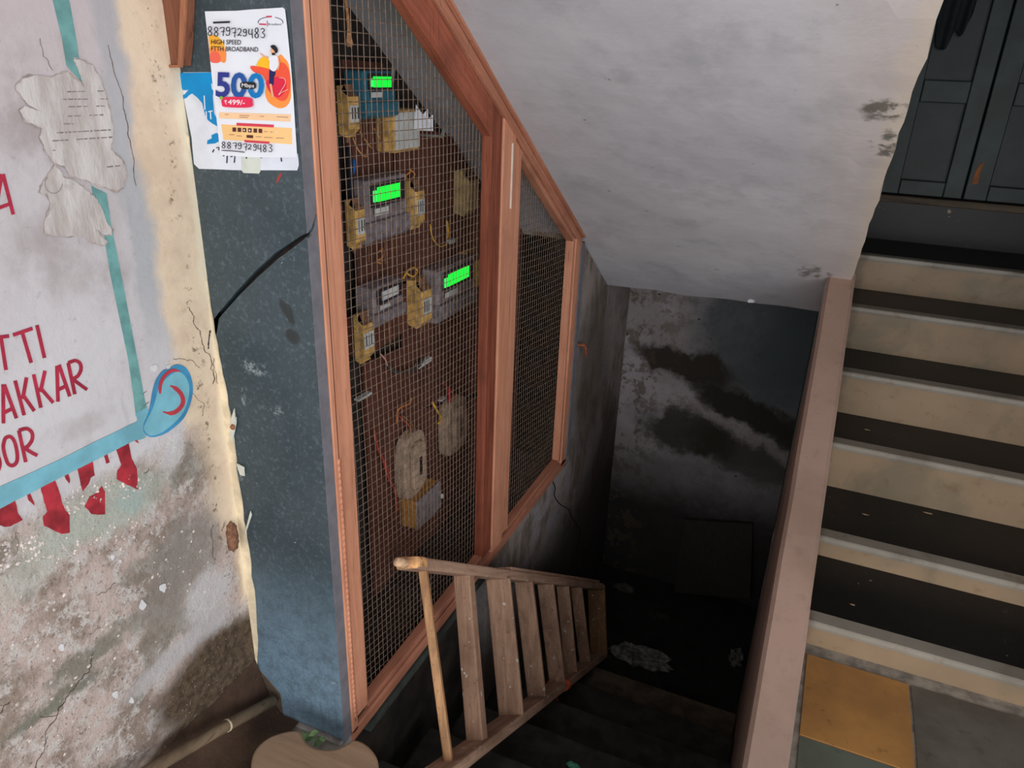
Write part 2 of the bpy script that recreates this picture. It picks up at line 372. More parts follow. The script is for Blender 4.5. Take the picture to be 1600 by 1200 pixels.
def text_on(mb, sf, txt, p0, p1, h, e, t, bold=0., slant=0.):  # printed text between two baseline points, cap height h
    cu = bpy.data.curves.new('t', 'FONT'); cu.body = txt; cu.size = 1; cu.offset = bold; cu.resolution_u = 3
    ob = bpy.data.objects.new('t', cu); COL.objects.link(ob); bpy.context.view_layer.update()
    me = bpy.data.meshes.new_from_object(ob); xs = [v.co.x for v in me.vertices]
    x0, x1 = min(xs), max(xs); d = (p1[0]-p0[0], p1[1]-p0[1]); W_ = math.hypot(*d); u = (d[0]/W_, d[1]/W_)
    hs = h/.70
    for pl in me.polygons:
        q = []
        for i in pl.vertices:
            co = me.vertices[i].co; a = (co.x-x0)/(x1-x0)*W_; b = co.y*hs
            q.append((p0[0]+u[0]*a+u[1]*b+slant*b, p0[1]+u[1]*a-u[0]*b))
        v = [sf.p(k, e+t) for k in q]; mb.add(v, [tuple(range(len(v)-1, -1, -1))])
    bpy.data.objects.remove(ob); bpy.data.meshes.remove(me); bpy.data.curves.remove(cu)
DIG = {'8': [[(.5,.5),(.15,.3),(.3,.02),(.7,.02),(.85,.28),(.5,.5),(.1,.72),(.3,.98),(.75,.96),(.9,.72),(.5,.5)]],
 '7': [[(.05,.12),(.45,.02),(.9,.05),(.75,.5),(.7,1)], [(.35,.5),(.98,.45)]],
 '9': [[(.85,.12),(.5,0),(.15,.2),(.3,.48),(.8,.4),(.85,.12),(.88,.6),(.7,.95),(.25,.98),(.1,.85)]],
 '2': [[(.1,.2),(.4,0),(.85,.15),(.7,.5),(.1,.95),(.5,.85),(.95,.98)]],
 '4': [[(.15,0),(.1,.5),(.5,.58),(.95,.5)], [(.85,.02),(.85,.5),(.92,1)]],
 '3': [[(.1,.1),(.5,0),(.88,.2),(.4,.45),(.9,.65),(.7,.98),(.1,.92)]],
 '1': [[(.5,0),(.45,1)]]}
def hand(mb, sf, spec, w, e, t):
    for ch, x0, x1, y0, y1 in spec:
        for st in DIG[ch]:
            ribbon(mb, sf, smooth([(x0+(x1-x0)*a, y0+(y1-y0)*b) for a, b in st], 3), w, e, t)
# ------------------------------------------------------------------ dimensions
XC = -.836; XW = -1.08; YP = 1.044; YB = 3.46; SL = math.tan(.5774)
def zs(y): return 1.628-SL*(y-1.545)                           # underside of the upper flight
ZB = -1.1
SW = Surf('X', XW, 1); SP = Surf('Y', YP, -1)

# ------------------------------------------------------------------ setting
def gridwall(name, mat, fn, nu, nv):
    mb = MB(); v = [fn(i/nu, j/nv) for j in range(nv+1) for i in range(nu+1)]
    f = [(j*(nu+1)+i, j*(nu+1)+i+1, (j+1)*(nu+1)+i+1, (j+1)*(nu+1)+i) for j in range(nv) for i in range(nu)]
    mb.add(v, f); return mb
wall_left = struct(MB().box((XW-.25, -1.2, 0), (XW, YP+.02, 2.9)).build('wall_left', M_SIGN))
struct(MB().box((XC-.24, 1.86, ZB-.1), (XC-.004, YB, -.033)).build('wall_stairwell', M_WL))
M_SHADE = plain('painted_shade_plaster', (50,44,40), .95, .3, 9, bump=.3)  # darker wall tone, shade under the cabinet painted into it
struct(MB().box((XC-.24, -.2, ZB-.1), (XC-.07, 1.859, -.062)).build('wall_stairwell', M_SHADE))
struct(MB().box((XC-.24, YP+.1, -.060), (XC+.006, 1.859, -.034)).build('trim_5', plain('dark_slab_edge', (62,66,62), .8, .15, 20)))
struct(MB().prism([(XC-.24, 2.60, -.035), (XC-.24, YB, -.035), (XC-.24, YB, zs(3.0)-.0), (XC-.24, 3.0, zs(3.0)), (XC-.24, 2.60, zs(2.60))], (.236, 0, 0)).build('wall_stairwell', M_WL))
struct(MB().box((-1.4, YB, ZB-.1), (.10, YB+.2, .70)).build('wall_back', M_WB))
struct(MB().box((-1.40, YP+.02, 0), (XW-.03, 4.02, 2.9)).box((XW-.03, YP+.02, 0), (XW-.01, 2.75, 1.75)).build('wall_meter_recess', plain('black_brown_plaster', (44,38,35), .95, .3, 20)))  # recess wall in a plain black-brown
struct(MB().box((1.452, .9, 0), (1.65, 6.2, 2.9)).build('wall_right', plain('dim_grey_plaster', (150,145,140), .9, .08, 6)))
struct(MB().box((-1.4, -1.2, 2.9), (1.65, 6.2, 3.05)).build('ceiling', plain('ceiling_whitewash', (150,148,146), .9, .08, 6)))
# floor: entrance strip, area in front of the marble stair, gutter side
fl = MB(); fl.box((-6, -6, -.12), (6, -.0, 0)); fl.box((-1.4, 0, -.12), (XC, YP+.03, 0)); fl.box((XC, 0, -.12), (1.45, .66, 0)); fl.box((.10, .66, -.12), (1.45, 1.9, 0))
floor = struct(fl.build('floor', plain('dusty_cement_floor', (140,132,122), .85, .2, 18, bump=.3)))
def mat_tile(nm, a, b):
    k = Mt(nm, .55, .3); n = k.noise(25, 6, .65); c = k.mix(k.step(k.noise(5, 5), .35, .65), a, b); c = k.mix(k.math('MULTIPLY', k.step(n, .58, .7), .4), c, tuple(v*.55 for v in a))
    return k.out(c)
TY = mat_tile('yellow_ochre_tile', (178,128,72), (156,112,66)); TG = mat_tile('grey_green_tile', (98,104,92), (86,88,78)); TB = mat_tile('brownish_grey_tile', (108,102,92), (92,84,76))
g = .006
for (x0, x1, y0, y1, mt) in ((.165, .425, 1.545, 1.85, TY), (.165, .425, 1.235, 1.54, TG), (.431, .70, 1.545, 1.85, TB), (.431, .70, 1.235, 1.54, TY), (.706, .98, 1.545, 1.85, TG), (.706, .98, 1.235, 1.54, TB), (.986, 1.25, 1.545, 1.85, TY)):
    MB().box((x0, y0, -.01), (x1, y1, .004)).build('floor_tile', mt, floor, bevel=.001)
struct(MB().box((-.86, 2.4, ZB-.12), (.06, YB, ZB)).build('floor', plain('basement_earth', (30,28,26), .95, .25, 12, bump=.5)))
# upper flight: the sloping underside seen from below
def sof(y0, y1, nx=40, ny=60):
    mb = MB(); v = []
    for j in range(ny+1):
        y = y0+(y1-y0)*j/ny
        for i in range(nx+1):
            x = XW-.02+(.10-XW+.02)*i/nx; e = j/ny
            yy = y + (0 if j < ny else .05*(1-(x+1.1)/1.2)+.012*mnoise.noise(Vector((x*7, 3, 0))))
            d = .006*mnoise.noise(Vector((x*3, y*3, 1)))+.002*mnoise.noise(Vector((x*12, y*12, 4)))
            if x > .03: d += .008*abs(mnoise.noise(Vector((y*16, 1, 2))))
            if i == nx: x += .010*mnoise.noise(Vector((y*14, 8, 0)))+.004*mnoise.noise(Vector((y*50, 8, 0)))
            v.append((x, yy, zs(yy)+d))
    f = [(j*(nx+1)+i, (j+1)*(nx+1)+i, (j+1)*(nx+1)+i+1, j*(nx+1)+i+1) for j in range(ny) for i in range(nx)]
    mb.add(v, f); n0 = len(v)
    # side face up to the slab top, and the front nosing face at the bottom
    side = [j*(nx+1)+nx for j in range(ny+1)]
    o = len(mb.v); mb.v += [mb.v[i]+Vector((0, 0, .24)) for i in side]
    for j in range(ny): mb.f.append((side[j], side[j+1], o+j+1, o+j))
    fr = [ny*(nx+1)+i for i in range(nx+1)]; o2 = len(mb.v); mb.v += [Vector((mb.v[i].x, 3.2, zs(3.0)+.0)) for i in fr]
    for i in range(nx): mb.f.append((fr[i], o2+i, o2+i+1, fr[i+1]))
    return mb
sm = sof(.25, 3.0)
sm.prism([(XW-.02, .25, zs(.25)+.02), (XW-.02, 3.0, zs(3.0)+.02), (XW-.02, 3.0, .83), (XW-.02, 2.75, zs(2.75)+.24), (XW-.02, .25, zs(.25)+.24)], (.10-XW, 0, 0))
struct(sm.build('ceiling', M_SOF))
struct(MB().box((XW-.02, 2.99, zs(3.0)+.012), (.10, YB+.2, .828)).build('trim_1', M_SOF))                          # half landing slab above the stairwell
# grey plaster edge behind the cabinet
struct(MB().box((XC-.03, 2.605, .02), (XC+.006, 2.642, zs(2.63)-.005)).build('trim_2', M_LIL))
struct(MB().box((XW-.02, YP+.1, -.032), (XC-.03, 2.61, .004)).build('trim_4', plain('dark_brown_ledge', (46,38,34), .95, .3, 20)))  # dark brown floor of the cabinet
# inner end wall of the meter recess
struct(MB().box((XW-.02, 2.60, -.05), (XC-.02, 2.62, zs(2.61)-.01)).build('wall_recess_end', plain('lilac_plaster', (150,140,150), .9, .1, 8)))
# landing wall with the door
struct(MB().box((-1.4, 4.02, .8), (1.45, 4.2, 2.9)).build('wall_landing', plain('dark_grey_plaster', (60,58,56), .9, .1, 8)))  # one even dark grey

# ------------------------------------------------------------------ stone pillar beside the meter cabinet
pil = thing('stone_pillar', 'tall dark blue-grey stone-faced pillar split by a diagonal crack', 'pillar', (-.95, YP, 0))
crk = [(318, 528), (327, 513), (346, 488), (372, 458), (402, 427), (432, 400), (470, 373), (481, 367)]
gap = [0, 5, 6, 7, 9, 9, 7, 6]
def slabpoly(upper):
    off = -.5 if upper else .5
    line = [SP.p((x+off*g_*.5, y+off*g_)) for (x, y), g_ in zip(crk, gap)]
    line[0].x = XW-.0; line[-1].x = XC
    if upper: P = line+[Vector((XC, YP, 2.9)), Vector((XW, YP, 2.9))]
    else: P = line+[Vector((XC, YP, 0)), Vector((-1.018, YP, 0)), Vector((-1.02, YP, .075)), Vector((XW, YP, .12))]
    return P
MB().prism(slabpoly(True), (0, .022, 0)).build('upper_slab', M_POST, pil)
MB().prism(slabpoly(False), (0, .022, 0)).build('lower_slab', M_POST, pil)
MB().box((XW, YP+.022, .0), (XC-.008, YP+.10, 2.9)).build('core', plain('dark_crack_mortar', (50,40,34), .95, .2, 40), pil)
SE = Surf('X', XC-.004, 1)
def strip(P): MB().prism([SE.p(q) if isinstance(q, tuple) else q for q in P], (.0052, 0, 0)).build('edge_strip', M_LIL, pil)
y0_, y1_ = YP+.001, YP+.030
V3 = lambda y, z: Vector((XC-.004, y, z))
za, zb_ = onY(481, 365, YP).z, onX(495, 328, XC).z
strip([V3(y0_, za), V3(y0_+.012, za+.008), V3(y1_-.006, zb_-.012), V3(y1_, zb_), V3(y1_, 2.9), V3(y0_, 2.9)])
strip([V3(y0_, 0), V3(y1_, 0), V3(y1_, zb_-.008), V3(y1_-.006, zb_-.024), V3(y0_+.012, za-.004), V3(y0_, za-.010)])
MB().prism([(XW, YP-.001, 0), (-1.015, YP-.001, 0), (-1.017, YP-.001, .078), (XW, YP-.001, .135)], (0, .02, 0)).build('foot_mortar', plain('brown_mortar', (84,70,58), .95, .2, 30, bump=.4), pil)
# mortar fillet at its foot
MB().box((-1.02, YP-.012, -.0), (XC, YP+.001, .012)).build('base_fillet', M_CEM, pil, bevel=.004)

# ------------------------------------------------------------------ paint, paper and dirt on the left wall
TEAL = plain('teal_paint', (108,156,154), .7, .1, 30); BLUE = plain('sky_blue_paint', (120,178,194), .65, .08, 14); RED = plain('red_paint', (166,44,66), .6, .1, 30); RED2 = plain('crimson_drip_paint', (160,46,56), .6, .18, 30)
BLUED = plain('deep_blue_paint', (66,138,180), .6, .1, 14); MAR = plain('brick_red_paint', (186,62,72), .6, .08, 14)
mb = MB()
polyon(mb, SW, wobble([(79,-12),(105,-12),(109,8),(122,85),(133,135),(104,103),(96,60)], 1.0, 3), .0006, .0005)
polyon(mb, SW, wobble([(142,290),(166,302),(172,345),(178,375),(191,440),(226,625),(230,640),(212,650),(200,560),(172,430),(163,370),(150,330)], 1.0, 3), .0006, .0005)
mb.build('painted_vertical_band', TEAL, wall_left)
mb = MB(); polyon(mb, SW, wobble([(-60,797),(0,760),(90,719),(203,663),(228,652),(232,668),(226,684),(205,690),(95,745),(0,794),(-60,828)], 1.3, 4, 3), .0010, .0005)
polyon(mb, SW, wobble([(212,645),(229,636),(236,655),(222,668),(214,660)], .8, 3), .0010, .0005)
mb.build('painted_lower_band', BLUE, wall_left)
blob_out = smooth([(232,640),(240,600),(252,580),(262,576),(275,569),(290,575),(299,595),(299,620),(288,650),(268,670),(250,680),(232,682),(222,668)], 4, True)
mb = MB(); polyon(mb, SW, blob_out, .0016, .0005); mb.build('painted_curl', BLUED, wall_left)
inn = smooth([(226,660),(238,636),(247,606),(259,590),(276,580),(288,588),(294,604),(292,626),(282,648),(264,666),(248,677),(232,680),(223,670)], 4, True)
mb = MB(); polyon(mb, SW, inn, .0022, .0005); mb.build('painted_curl_centre', BLUE, wall_left)
mb = MB(); ribbon(mb, SW, smooth(sc([(360,560),(365,460),(400,370),(460,310),(520,285),(600,300)], 200, 540, 7.5), 4), [2,3.5,4.5,5]+[5]*13+[4,3,2,1.5], .0028, .0005)
ribbon(mb, SW, smooth(sc([(480,465),(560,510),(620,590),(625,680),(560,760),(480,790),(390,770)], 200, 540, 7.5), 4), [2,3,4]+[6.5]*18+[4,3,2,1], .0028, .0005)
mb.build('painted_curl_strokes', MAR, wall_left)
# drips under the band
mb = MB()
for P in ([(980,320),(1090,265),(1120,420),(1165,500),(1172,682),(1100,650),(1050,625),(990,590),(1000,520),(1030,470)],
          [(650,480),(740,400),(780,395),(803,560),(770,580),(745,640),(700,695)], [(860,650),(890,700),(893,890),(835,893),(780,890),(720,830),(760,740),(830,700)],
          [(530,515),(555,508),(592,590),(585,632),(550,580)], [(335,640),(455,585),(488,660),(530,800),(555,860),(588,900),(590,1050),(520,1055),(470,1035),(370,985),(365,910),(400,870),(370,760)],
          [(212,700),(240,690),(285,780),(285,812),(240,770)], [(-60,850),(120,765),(150,880),(190,940),(90,990),(40,1000),(-60,960)], [(875,350),(900,345),(930,450),(900,460)], [(1130,220),(1150,215),(1180,290),(1140,260)]):
    polyon(mb, SW, wobble(sc(P, 0, 640, 5.454), 1.2, 4, 5), .0008, .0005)
mb.build('painted_red_drips', RED2, wall_left)
# brush lettering
mb = MB()
S1 = [[(-30,222),(80,210)], [(5,225),(52,528)], [(118,200),(300,138)], [(205,178),(288,460)], [(342,108),(413,415)]]
S2 = [[(25,662),(28,1028)], [(35,665),(150,980)], [(30,930),(110,890)], [(137,628),(222,952)], [(245,598),(210,800)], [(210,760),(318,912)],
      [(312,570),(380,882)], [(418,535),(375,735)], [(370,690),(495,835)], [(530,490),(540,825)], [(550,480),(650,775)], [(540,715),(610,680)], [(635,462),(698,755)]]
for s_ in S1+S2: ribbon(mb, SW, sc(s_, 0, 490, 6), 5.6, .0006, .0006)
ribbon(mb, SW, sc(smooth([(635,462),(700,440),(745,465),(755,520),(730,580),(690,615),(740,660),(812,712)], 4), 0, 490, 6), 5.4, .0006, .0006)
for s_ in ([(345,150),(475,742)],): ribbon(mb, SW, sc(s_, 0, 660, 12), 5.6, .0006, .0006)
ribbon(mb, SW, sc(smooth([(345,150),(490,115),(590,190),(595,320),(520,440),(470,480),(560,550),(690,618)], 4), 0, 660, 12), 5.6, .0006, .0006)
ribbon(mb, SW, sc(smooth([(55,420),(90,300),(180,265),(260,350),(310,550),(310,720),(240,805),(150,780),(95,650),(58,500),(55,420)], 4), 0, 660, 12), 5.6, .0006, .0006)
ribbon(mb, SW, sc(smooth([(-120,640),(-60,620),(-20,700),(-10,800),(-40,900)], 4), 0, 660, 12), 5.6, .0006, .0006)
for s_ in ([(4,272),(20,335)], [(2,272),(-10,345)], [(-6,326),(16,318)]): ribbon(mb, SW, s_, 5.6, .0006, .0006)
mb.build('painted_lettering', RED, wall_left)
# remains of two pasted notices
PAPE = plain('browned_paste_edge', (172,158,152), .85, .15, 40); 
_k = Mt('weathered_paper', .85, .2); _n = _k.noise(1, 7, .6, v=_k.mapping(_k.pos, scale=(10, 26, 9))); _c = _k.mix(_k.step(_n, .38, .62), (182,172,168), (204,198,196))
_c = _k.mix(_k.math('MULTIPLY', _k.step(_k.noise(18, 7, .7), .54, .68), .45), _c, (158,144,136)); _k.bump(_n, .6, .01); PAP = _k.out(_c)
def paper(nm, P, ox, oy, s, seed):
    P2 = sc(P, ox, oy, s); cx = sum(p[0] for p in P2)/len(P2); cy = sum(p[1] for p in P2)/len(P2)
    mb = MB(); polyon(mb, SW, wobble(P2, 3.0, 7, seed), .0014, .0006); mb.build(nm+'_edge', PAPE, wall_left)
    Q = [(cx+(x-cx)*.975, cy+(y-cy)*.98) for x, y in P2]
    mb = MB(); polyon(mb, SW, wobble(Q, 3.4, 7, seed+1), .0021, .0004); return mb.build(nm, PAP, wall_left)
PA = [(340,270),(390,280),(430,300),(470,370),(510,500),(530,620),(520,700),(580,760),(595,820),(575,880),(545,905),(480,880),(390,845),(330,830),(290,780),(250,770),(200,700),(180,640),(190,600),(110,570),(80,510),(110,500),(180,520),(120,490),(70,420),(70,390),(110,360),(150,350),(240,360),(310,330),(390,400),(400,415),(365,330)]
PB = [(250,770),(300,830),(350,850),(400,890),(440,920),(480,985),(500,1045),(528,1080),(520,1105),(490,1100),(450,1080),(498,1135),(490,1150),(430,1140),(380,1105),(300,1110),(205,1100),(205,1030),(230,960),(215,910),(180,900),(185,870),(220,820)]
paper('torn_notice', PA, 0, 0, 3, 2); paper('torn_notice_lower', PB, 0, 0, 3, 4)
mb = MB()
for (y, x0, x1, dy) in ((430, 310, 480, -4), (465, 290, 495, -2), (500, 315, 495, -4), (545, 290, 500, -8), (580, 275, 345, 0), (622, 260, 520, -14), (660, 240, 525, -18), (704, 215, 262, 0), (782, 495, 560, -6), (800, 510, 570, -4)):
    x = x0
    while x < x1:
        w = random.uniform(8, 34)
        if random.random() < .86 and x+w < x1+6:
            t0 = (x-x0)/(x1-x0); t1 = (x+w-x0)/(x1-x0)
            ribbon(mb, SW, sc([(x, y+dy*t0), (x+w, y+dy*t1)], 0, 0, 3), random.uniform(1.3, 2.4), .0026, .0003)
        x += w+random.uniform(4, 9)
ribbon(mb, SW, sc([(245+40*math.cos(a*.3), 860+45*math.sin(a*.3)) for a in range(14)], 0, 0, 3), .9, .0026, .0003)
mb.build('faded_print', plain('faded_ink', (132,124,122), .8, .1), wall_left)
# paste lumps, cracks and loose flakes
mb = MB()
def crack(pts, w, amp=2.):
    P = [(float(x), float(y)) for x, y in pts]
    for _ in range(3):
        Q = []
        for a_, b_ in zip(P, P[1:]):
            l_ = math.hypot(b_[0]-a_[0], b_[1]-a_[1])*.14*min(amp, 2)/1.5
            Q += [a_, ((a_[0]+b_[0])/2+random.uniform(-l_, l_), (a_[1]+b_[1])/2+random.uniform(-l_, l_))]
        P = Q+[P[-1]]
    ribbon(mb, SW, P, [w*random.uniform(.35, 1.0) for _ in P], .0007, .0004)
crack([(62,60),(75,95),(82,110)], .6); crack([(168,70),(180,120),(192,170),(197,188),(204,230),(208,262),(212,290)], 1.0, .8)
crack([(145,1018),(142,1040),(128,1060),(110,1080),(98,1100),(88,1118),(62,1120)], 1.4, 1.5)
crack([(88,1118),(70,1150),(60,1185),(55,1210)], 1.1); crack([(0,1115),(15,1097)], 2); crack([(20,868),(28,845),(24,830)], .8)
crack([(295,480),(302,505),(315,530),(318,545),(330,565),(332,600)], 1.2, 2.5); crack([(270,560),(300,563),(312,575)], .8, 2)
crack([(328,516),(326,530),(325,545)], 3, .4); crack([(334,560),(338,585),(340,600)], .8); crack([(225,740),(232,732)], 1)
crack([(296,610),(318,630),(316,650)], .7); crack([(217,612),(222,616),(228,611)], .7, .3); crack([(217,646),(222,636),(232,628)], 1.0, .3)
crack([(333,820),(332,850),(336,875)], .7, 1.5); crack([(180,910),(165,925),(150,930)], .7)
mb.build('plaster_cracks', plain('crack_dark', (86,70,60), .95, .2), wall_left)
mb = MB()
for (x, y, r) in ((253,918,8), (222,945,7), (95,1010,6), (180,1085,6), (205,1095,5), (175,870,4), (187,876,3), (240,575,6), (262,573,4)):
    polyon(mb, SW, smooth([(x+r*random.uniform(.5,1)*math.cos(a*.9), y+r*1.3*random.uniform(.5,1)*math.sin(a*.9)) for a in range(7)], 2, True), .0008, .0012)
mb.build('paint_flakes', plain('white_flake', (214,212,214), .8, .05), wall_left)
# crumbling granular plaster bits
mb = MB()
for (x0, x1, y0, y1, n) in ((100,240,760,800,90), (0,60,820,860,60), (60,220,830,880,60), (20,250,930,1180,70), (230,330,830,930,40)):
    for _ in range(n):
        x = random.uniform(x0, x1); y = random.uniform(y0, y1)+(120-x)*.25*(y1-y0 < 60); q = SW.p((x, y), 0); r = random.uniform(.0012, .0042)
        mb.blobby(q, (r*.5, r, r*.8), 5, 4, .3, random.random()*50)
mb.build('crumbling_plaster', plain('crumb_white', (198,186,180), .9, .2, 60), wall_left)['kind'] = 'stuff'
# ragged cream skin that laps over the pillar
ed = [(262,90),(272,105),(262,125),(270,138),(285,180),(296,215),(303,290),(310,350),(316,400),(325,440),(334,500),(343,555),(352,600),(362,650),(368,700),(374,750),(381,800),(388,840),(395,900),(402,960),(403,1000),(404,1038)]
ed = [(x+random.uniform(-1.4,1.4), y) for x, y in smooth(ed, 3)]
mb = MB(); pl = [SP.p(q, .0) for q in ed]
for i in range(len(pl)-1):
    a, b = pl[i], pl[i+1]; mb.prism([(XW-.001, YP-.0012, a.z), (a.x+.0, YP-.0012, a.z), (b.x+.0, YP-.0012, b.z), (XW-.001, YP-.0012, b.z)], (0, -.003, 0))
crm = plain('cream_limewash', (226,208,178), .85, .1, 18, bump=.3)
mb.build('limewash_edge', crm, wall_left)
mb = MB()
for P in ([(364,652),(369,637),(371,655),(372,650),(372,660),(366,690),(362,680)], [(384,835),(394,797),(396,803),(387,830)], [(372,722),(384,728),(385,742),(378,740)]):
    polyon(mb, SP, P, .004, .002)
mb.build('loose_skin', plain('whitish_skin', (206,206,196), .8, .05), wall_left)
# dirt bank along the gutter and mortar at the corner
v = []; mb = MB(); NU, NV = 30, 8
for j in range(NV+1):
    for i in range(NU+1):
        y = -.4+(YP+.4-.004)*i/NU; t = j/NV; x = XW+.001+.115*t
        v.append((x, y, max(.158*(1-t)**(1.0+2.4*max(0, min(1, (y-.6)/.44))), .012)+.002+.014*mnoise.noise(Vector((x*14, y*14, 2)))*(t < .95)))
mb.add(v, [(j*(NU+1)+i, (j+1)*(NU+1)+i, (j+1)*(NU+1)+i+1, j*(NU+1)+i+1) for j in range(NV) for i in range(NU)])
def mat_dirt():
    k = Mt('wet_brown_dirt', .9, .25); n = k.noise(40, 8, .7); c = k.mix(k.step(k.noise(7, 6), .35, .65), (58,42,34), (84,64,50)); c = k.mix(k.step(n, .62, .7), c, (118,100,82)); k.bump(n, .6, .01); return k.out(c)
M_DIRT = mat_dirt(); o = tag(mb.build('dirt_bank', M_DIRT, smooth=True), 'bank of damp brown dirt heaped along the foot of the painted wall', 'dirt'); o['kind'] = 'stuff'

# mud nest
q = SW.p((360, 838), .006); mb = MB(); mb.blobby(q, (.012, .014, .036), 14, 14, .16, 3, freq=3.5)
tag(mb.build('mud_nest', plain('brown_mud', (122,86,66), .95, .2, 80, bump=.6), origin=q, smooth=True), 'oblong brown mud wasp nest stuck on the cream plaster edge', 'nest')
q = SP.p((368, 665), .008); o = MB().blobby(q, (.006,.005,.006), 8, 6, .2, 1).build('wall_plug', plain('orange_clay', (168,110,80), .9), origin=q, smooth=True); tag(o, 'small orange plug poking from the split cream skin by the pillar', 'plug')

# pipe and cable
def tubeobj(nm, pts, r, mat, label, cat, n=10, group=None):
    o = MB().tube(pts, r, n).build(nm, mat, origin=Vector(pts[0]), smooth=True); return tag(o, label, cat, group)
a = onZ(442, 1079, .075); b = onZ(235, 1203, .20); d = (b-a).normalized()
a = onZ(440, 1080, .07); a.y = min(a.y, YP-.02); pp = thing('water_pipe', 'muddy grey plastic pipe lying along the gutter beside the pillar', 'pipe', b)
MB().tube([a, a.lerp(b, .5)+Vector((0,0,.004)), b, b+d*.3], .0135, 12).build('tube', wood('muddy_pipe', (132,112,90), (106,88,70), (70,56,44), 'Y', dn=.5), pp, smooth=True)
q = a.lerp(b, .42)+Vector((0,0,.003)); MB().tube([q-d*.002, q+d*.002], .0146, 12).build('tie', plain('pale_string', (196,180,150), .8), pp)
c0 = [onZ(x, y, z) for x, y, z in ((398,1138,.012),(370,1140,.03),(330,1160,.035),(290,1185,.035),(262,1205,.035))]
tubeobj('black_cable', smooth(c0, 4), .0055, plain('black_plastic', (34,34,34), .5), 'black cable lying on the ground beside the muddy pipe', 'cable')

# ------------------------------------------------------------------ rounded slab at the corner of the stairwell, leaves
kp = smooth([(392,1215),(394,1180),(410,1158),(435,1145),(466,1141),(478,1158),(495,1168),(520,1170),(538,1164),(553,1155),(572,1162),(588,1180),(592,1205),(588,1260),(540,1300),(440,1300),(398,1250)], 4, True)
mb = MB(); mb.prism([onZ(x, y, .10) for x, y in kp], (0, 0, -.035))
q = onZ(490, 1230, .10)
kb = thing('rounded_seat', 'tan rounded board with a concave notch at the foot of the pillar', 'board', (q.x, q.y, 0))
mb.build('top', wood('tan_worn_board', (158,130,106), (140,114,92), (112,90,74), 'X', dn=.35, sc=.5), kb, bevel=.006)
for i, (x, y) in enumerate(((430, 1200), (550, 1205), (440, 1270), (540, 1275))):
    w_ = onZ(x, y, .09); MB().box((w_.x-.018, min(w_.y, .64)-.018, 0), (w_.x+.018, min(w_.y, .64)+.018, .068)).build('leg', WLEG, kb)
mb = MB()
for i, (x, y, s_, r_) in enumerate(((484,1153,.017,.3),(497,1160,.014,1.2),(476,1149,.013,2.2),(503,1154,.011,-.4),(490,1146,.012,.9))):
    c = onZ(x, y, .05+.008*i); u = Vector((math.cos(r_), math.sin(r_), .25)); w_ = Vector((-math.sin(r_), math.cos(r_), .15))
    P = [c-u*s_, c-u*.3*s_+w_*.5*s_, c+u*.5*s_+w_*.45*s_, c+u*s_+Vector((0,0,-.004)), c+u*.5*s_-w_*.45*s_, c-u*.3*s_-w_*.5*s_]
    mb.prism(P, (0, 0, .0012)); mb.tube([c-u*s_, c-u*s_*1.5-Vector((0,0,.03))], .0012, 5)
o = tag(mb.build('green_leaves', plain('leaf_green', (112,140,92), .5, .2, 60), origin=onZ(488,1155,.03)), 'small green leaves sprouting between the pillar foot and tan board', 'plant')

# ------------------------------------------------------------------ poster, older poster and hanging wooden box on the pillar
PW = plain('white_paper', (228,230,238), .55, .02, 6)
old = thing('torn_poster', 'torn blue and white older poster half covered by the broadband flyer', 'poster', SP.p((320, 262)))
C4 = lambda P: sc(P, 240, 0, 4.286)
mb = MB(); polyon(mb, SP, wobble([(283,118),(287,113),(340,113),(346,238),(466,240),(467.5,258),(465,266),(390,266),(312,264),(304,256),(300,215),(290,165)], .5, 3), .0006, .0006); mb.build('sheet', plain('grey_white_paper', (214,218,228), .6, .04, 12), old)
mb = MB(); polyon(mb, SP, C4([(175,500),(185,488),(395,485),(408,600),(400,640),(410,760),(435,810),(430,845),(400,828),(370,805),(352,775),(330,690),(300,655),(262,625),(240,640),(225,655),(205,662),(198,640),(215,630),(240,600),(220,605),(200,602),(186,570)]), .0014, .0004)
polyon(mb, SP, C4([(363,965),(365,940),(395,925),(392,905),(425,890),(442,900),(446,945),(415,960)]), .0014, .0004); mb.build('blue_print', plain('cyan_blue_ink', (0,134,196), .5, .06, 10), old)
for P in ([(358,745),(360,790)], [(372,748),(402,742)], [(386,748),(390,798)], [(345,640),(350,735)], [(395,560),(402,600)]): ribbon(MB(), SP, C4(P), 1.4, .0019, .0003).build('white_letter_stroke', PW, old)
for P in ([(498,1035+8),(495,1092)], [(520,1050),(550,1040),(545,1090)], [(632,1035),(625,1062)], [(708,1048),(728,1056),(740,1046)], [(858,1050),(862,1082)], [(400,1020),(410,1000)], [(425,990),(445,985),(440,1005)], [(470,1040),(478,1044)]):
    ribbon(MB(), SP, C4(P), 1.7, .0014, .0004).build('black_mark', plain('black_ink', (26,26,30), .6), old)
mb = MB(); polyon(mb, SP, C4([(590,1030),(722,1040),(718,1150),(708,1162),(606,1158),(592,1140)]), .0012, .0003); mb.build('tape', plain('milky_tape', (206,210,200), .3, .03), old)

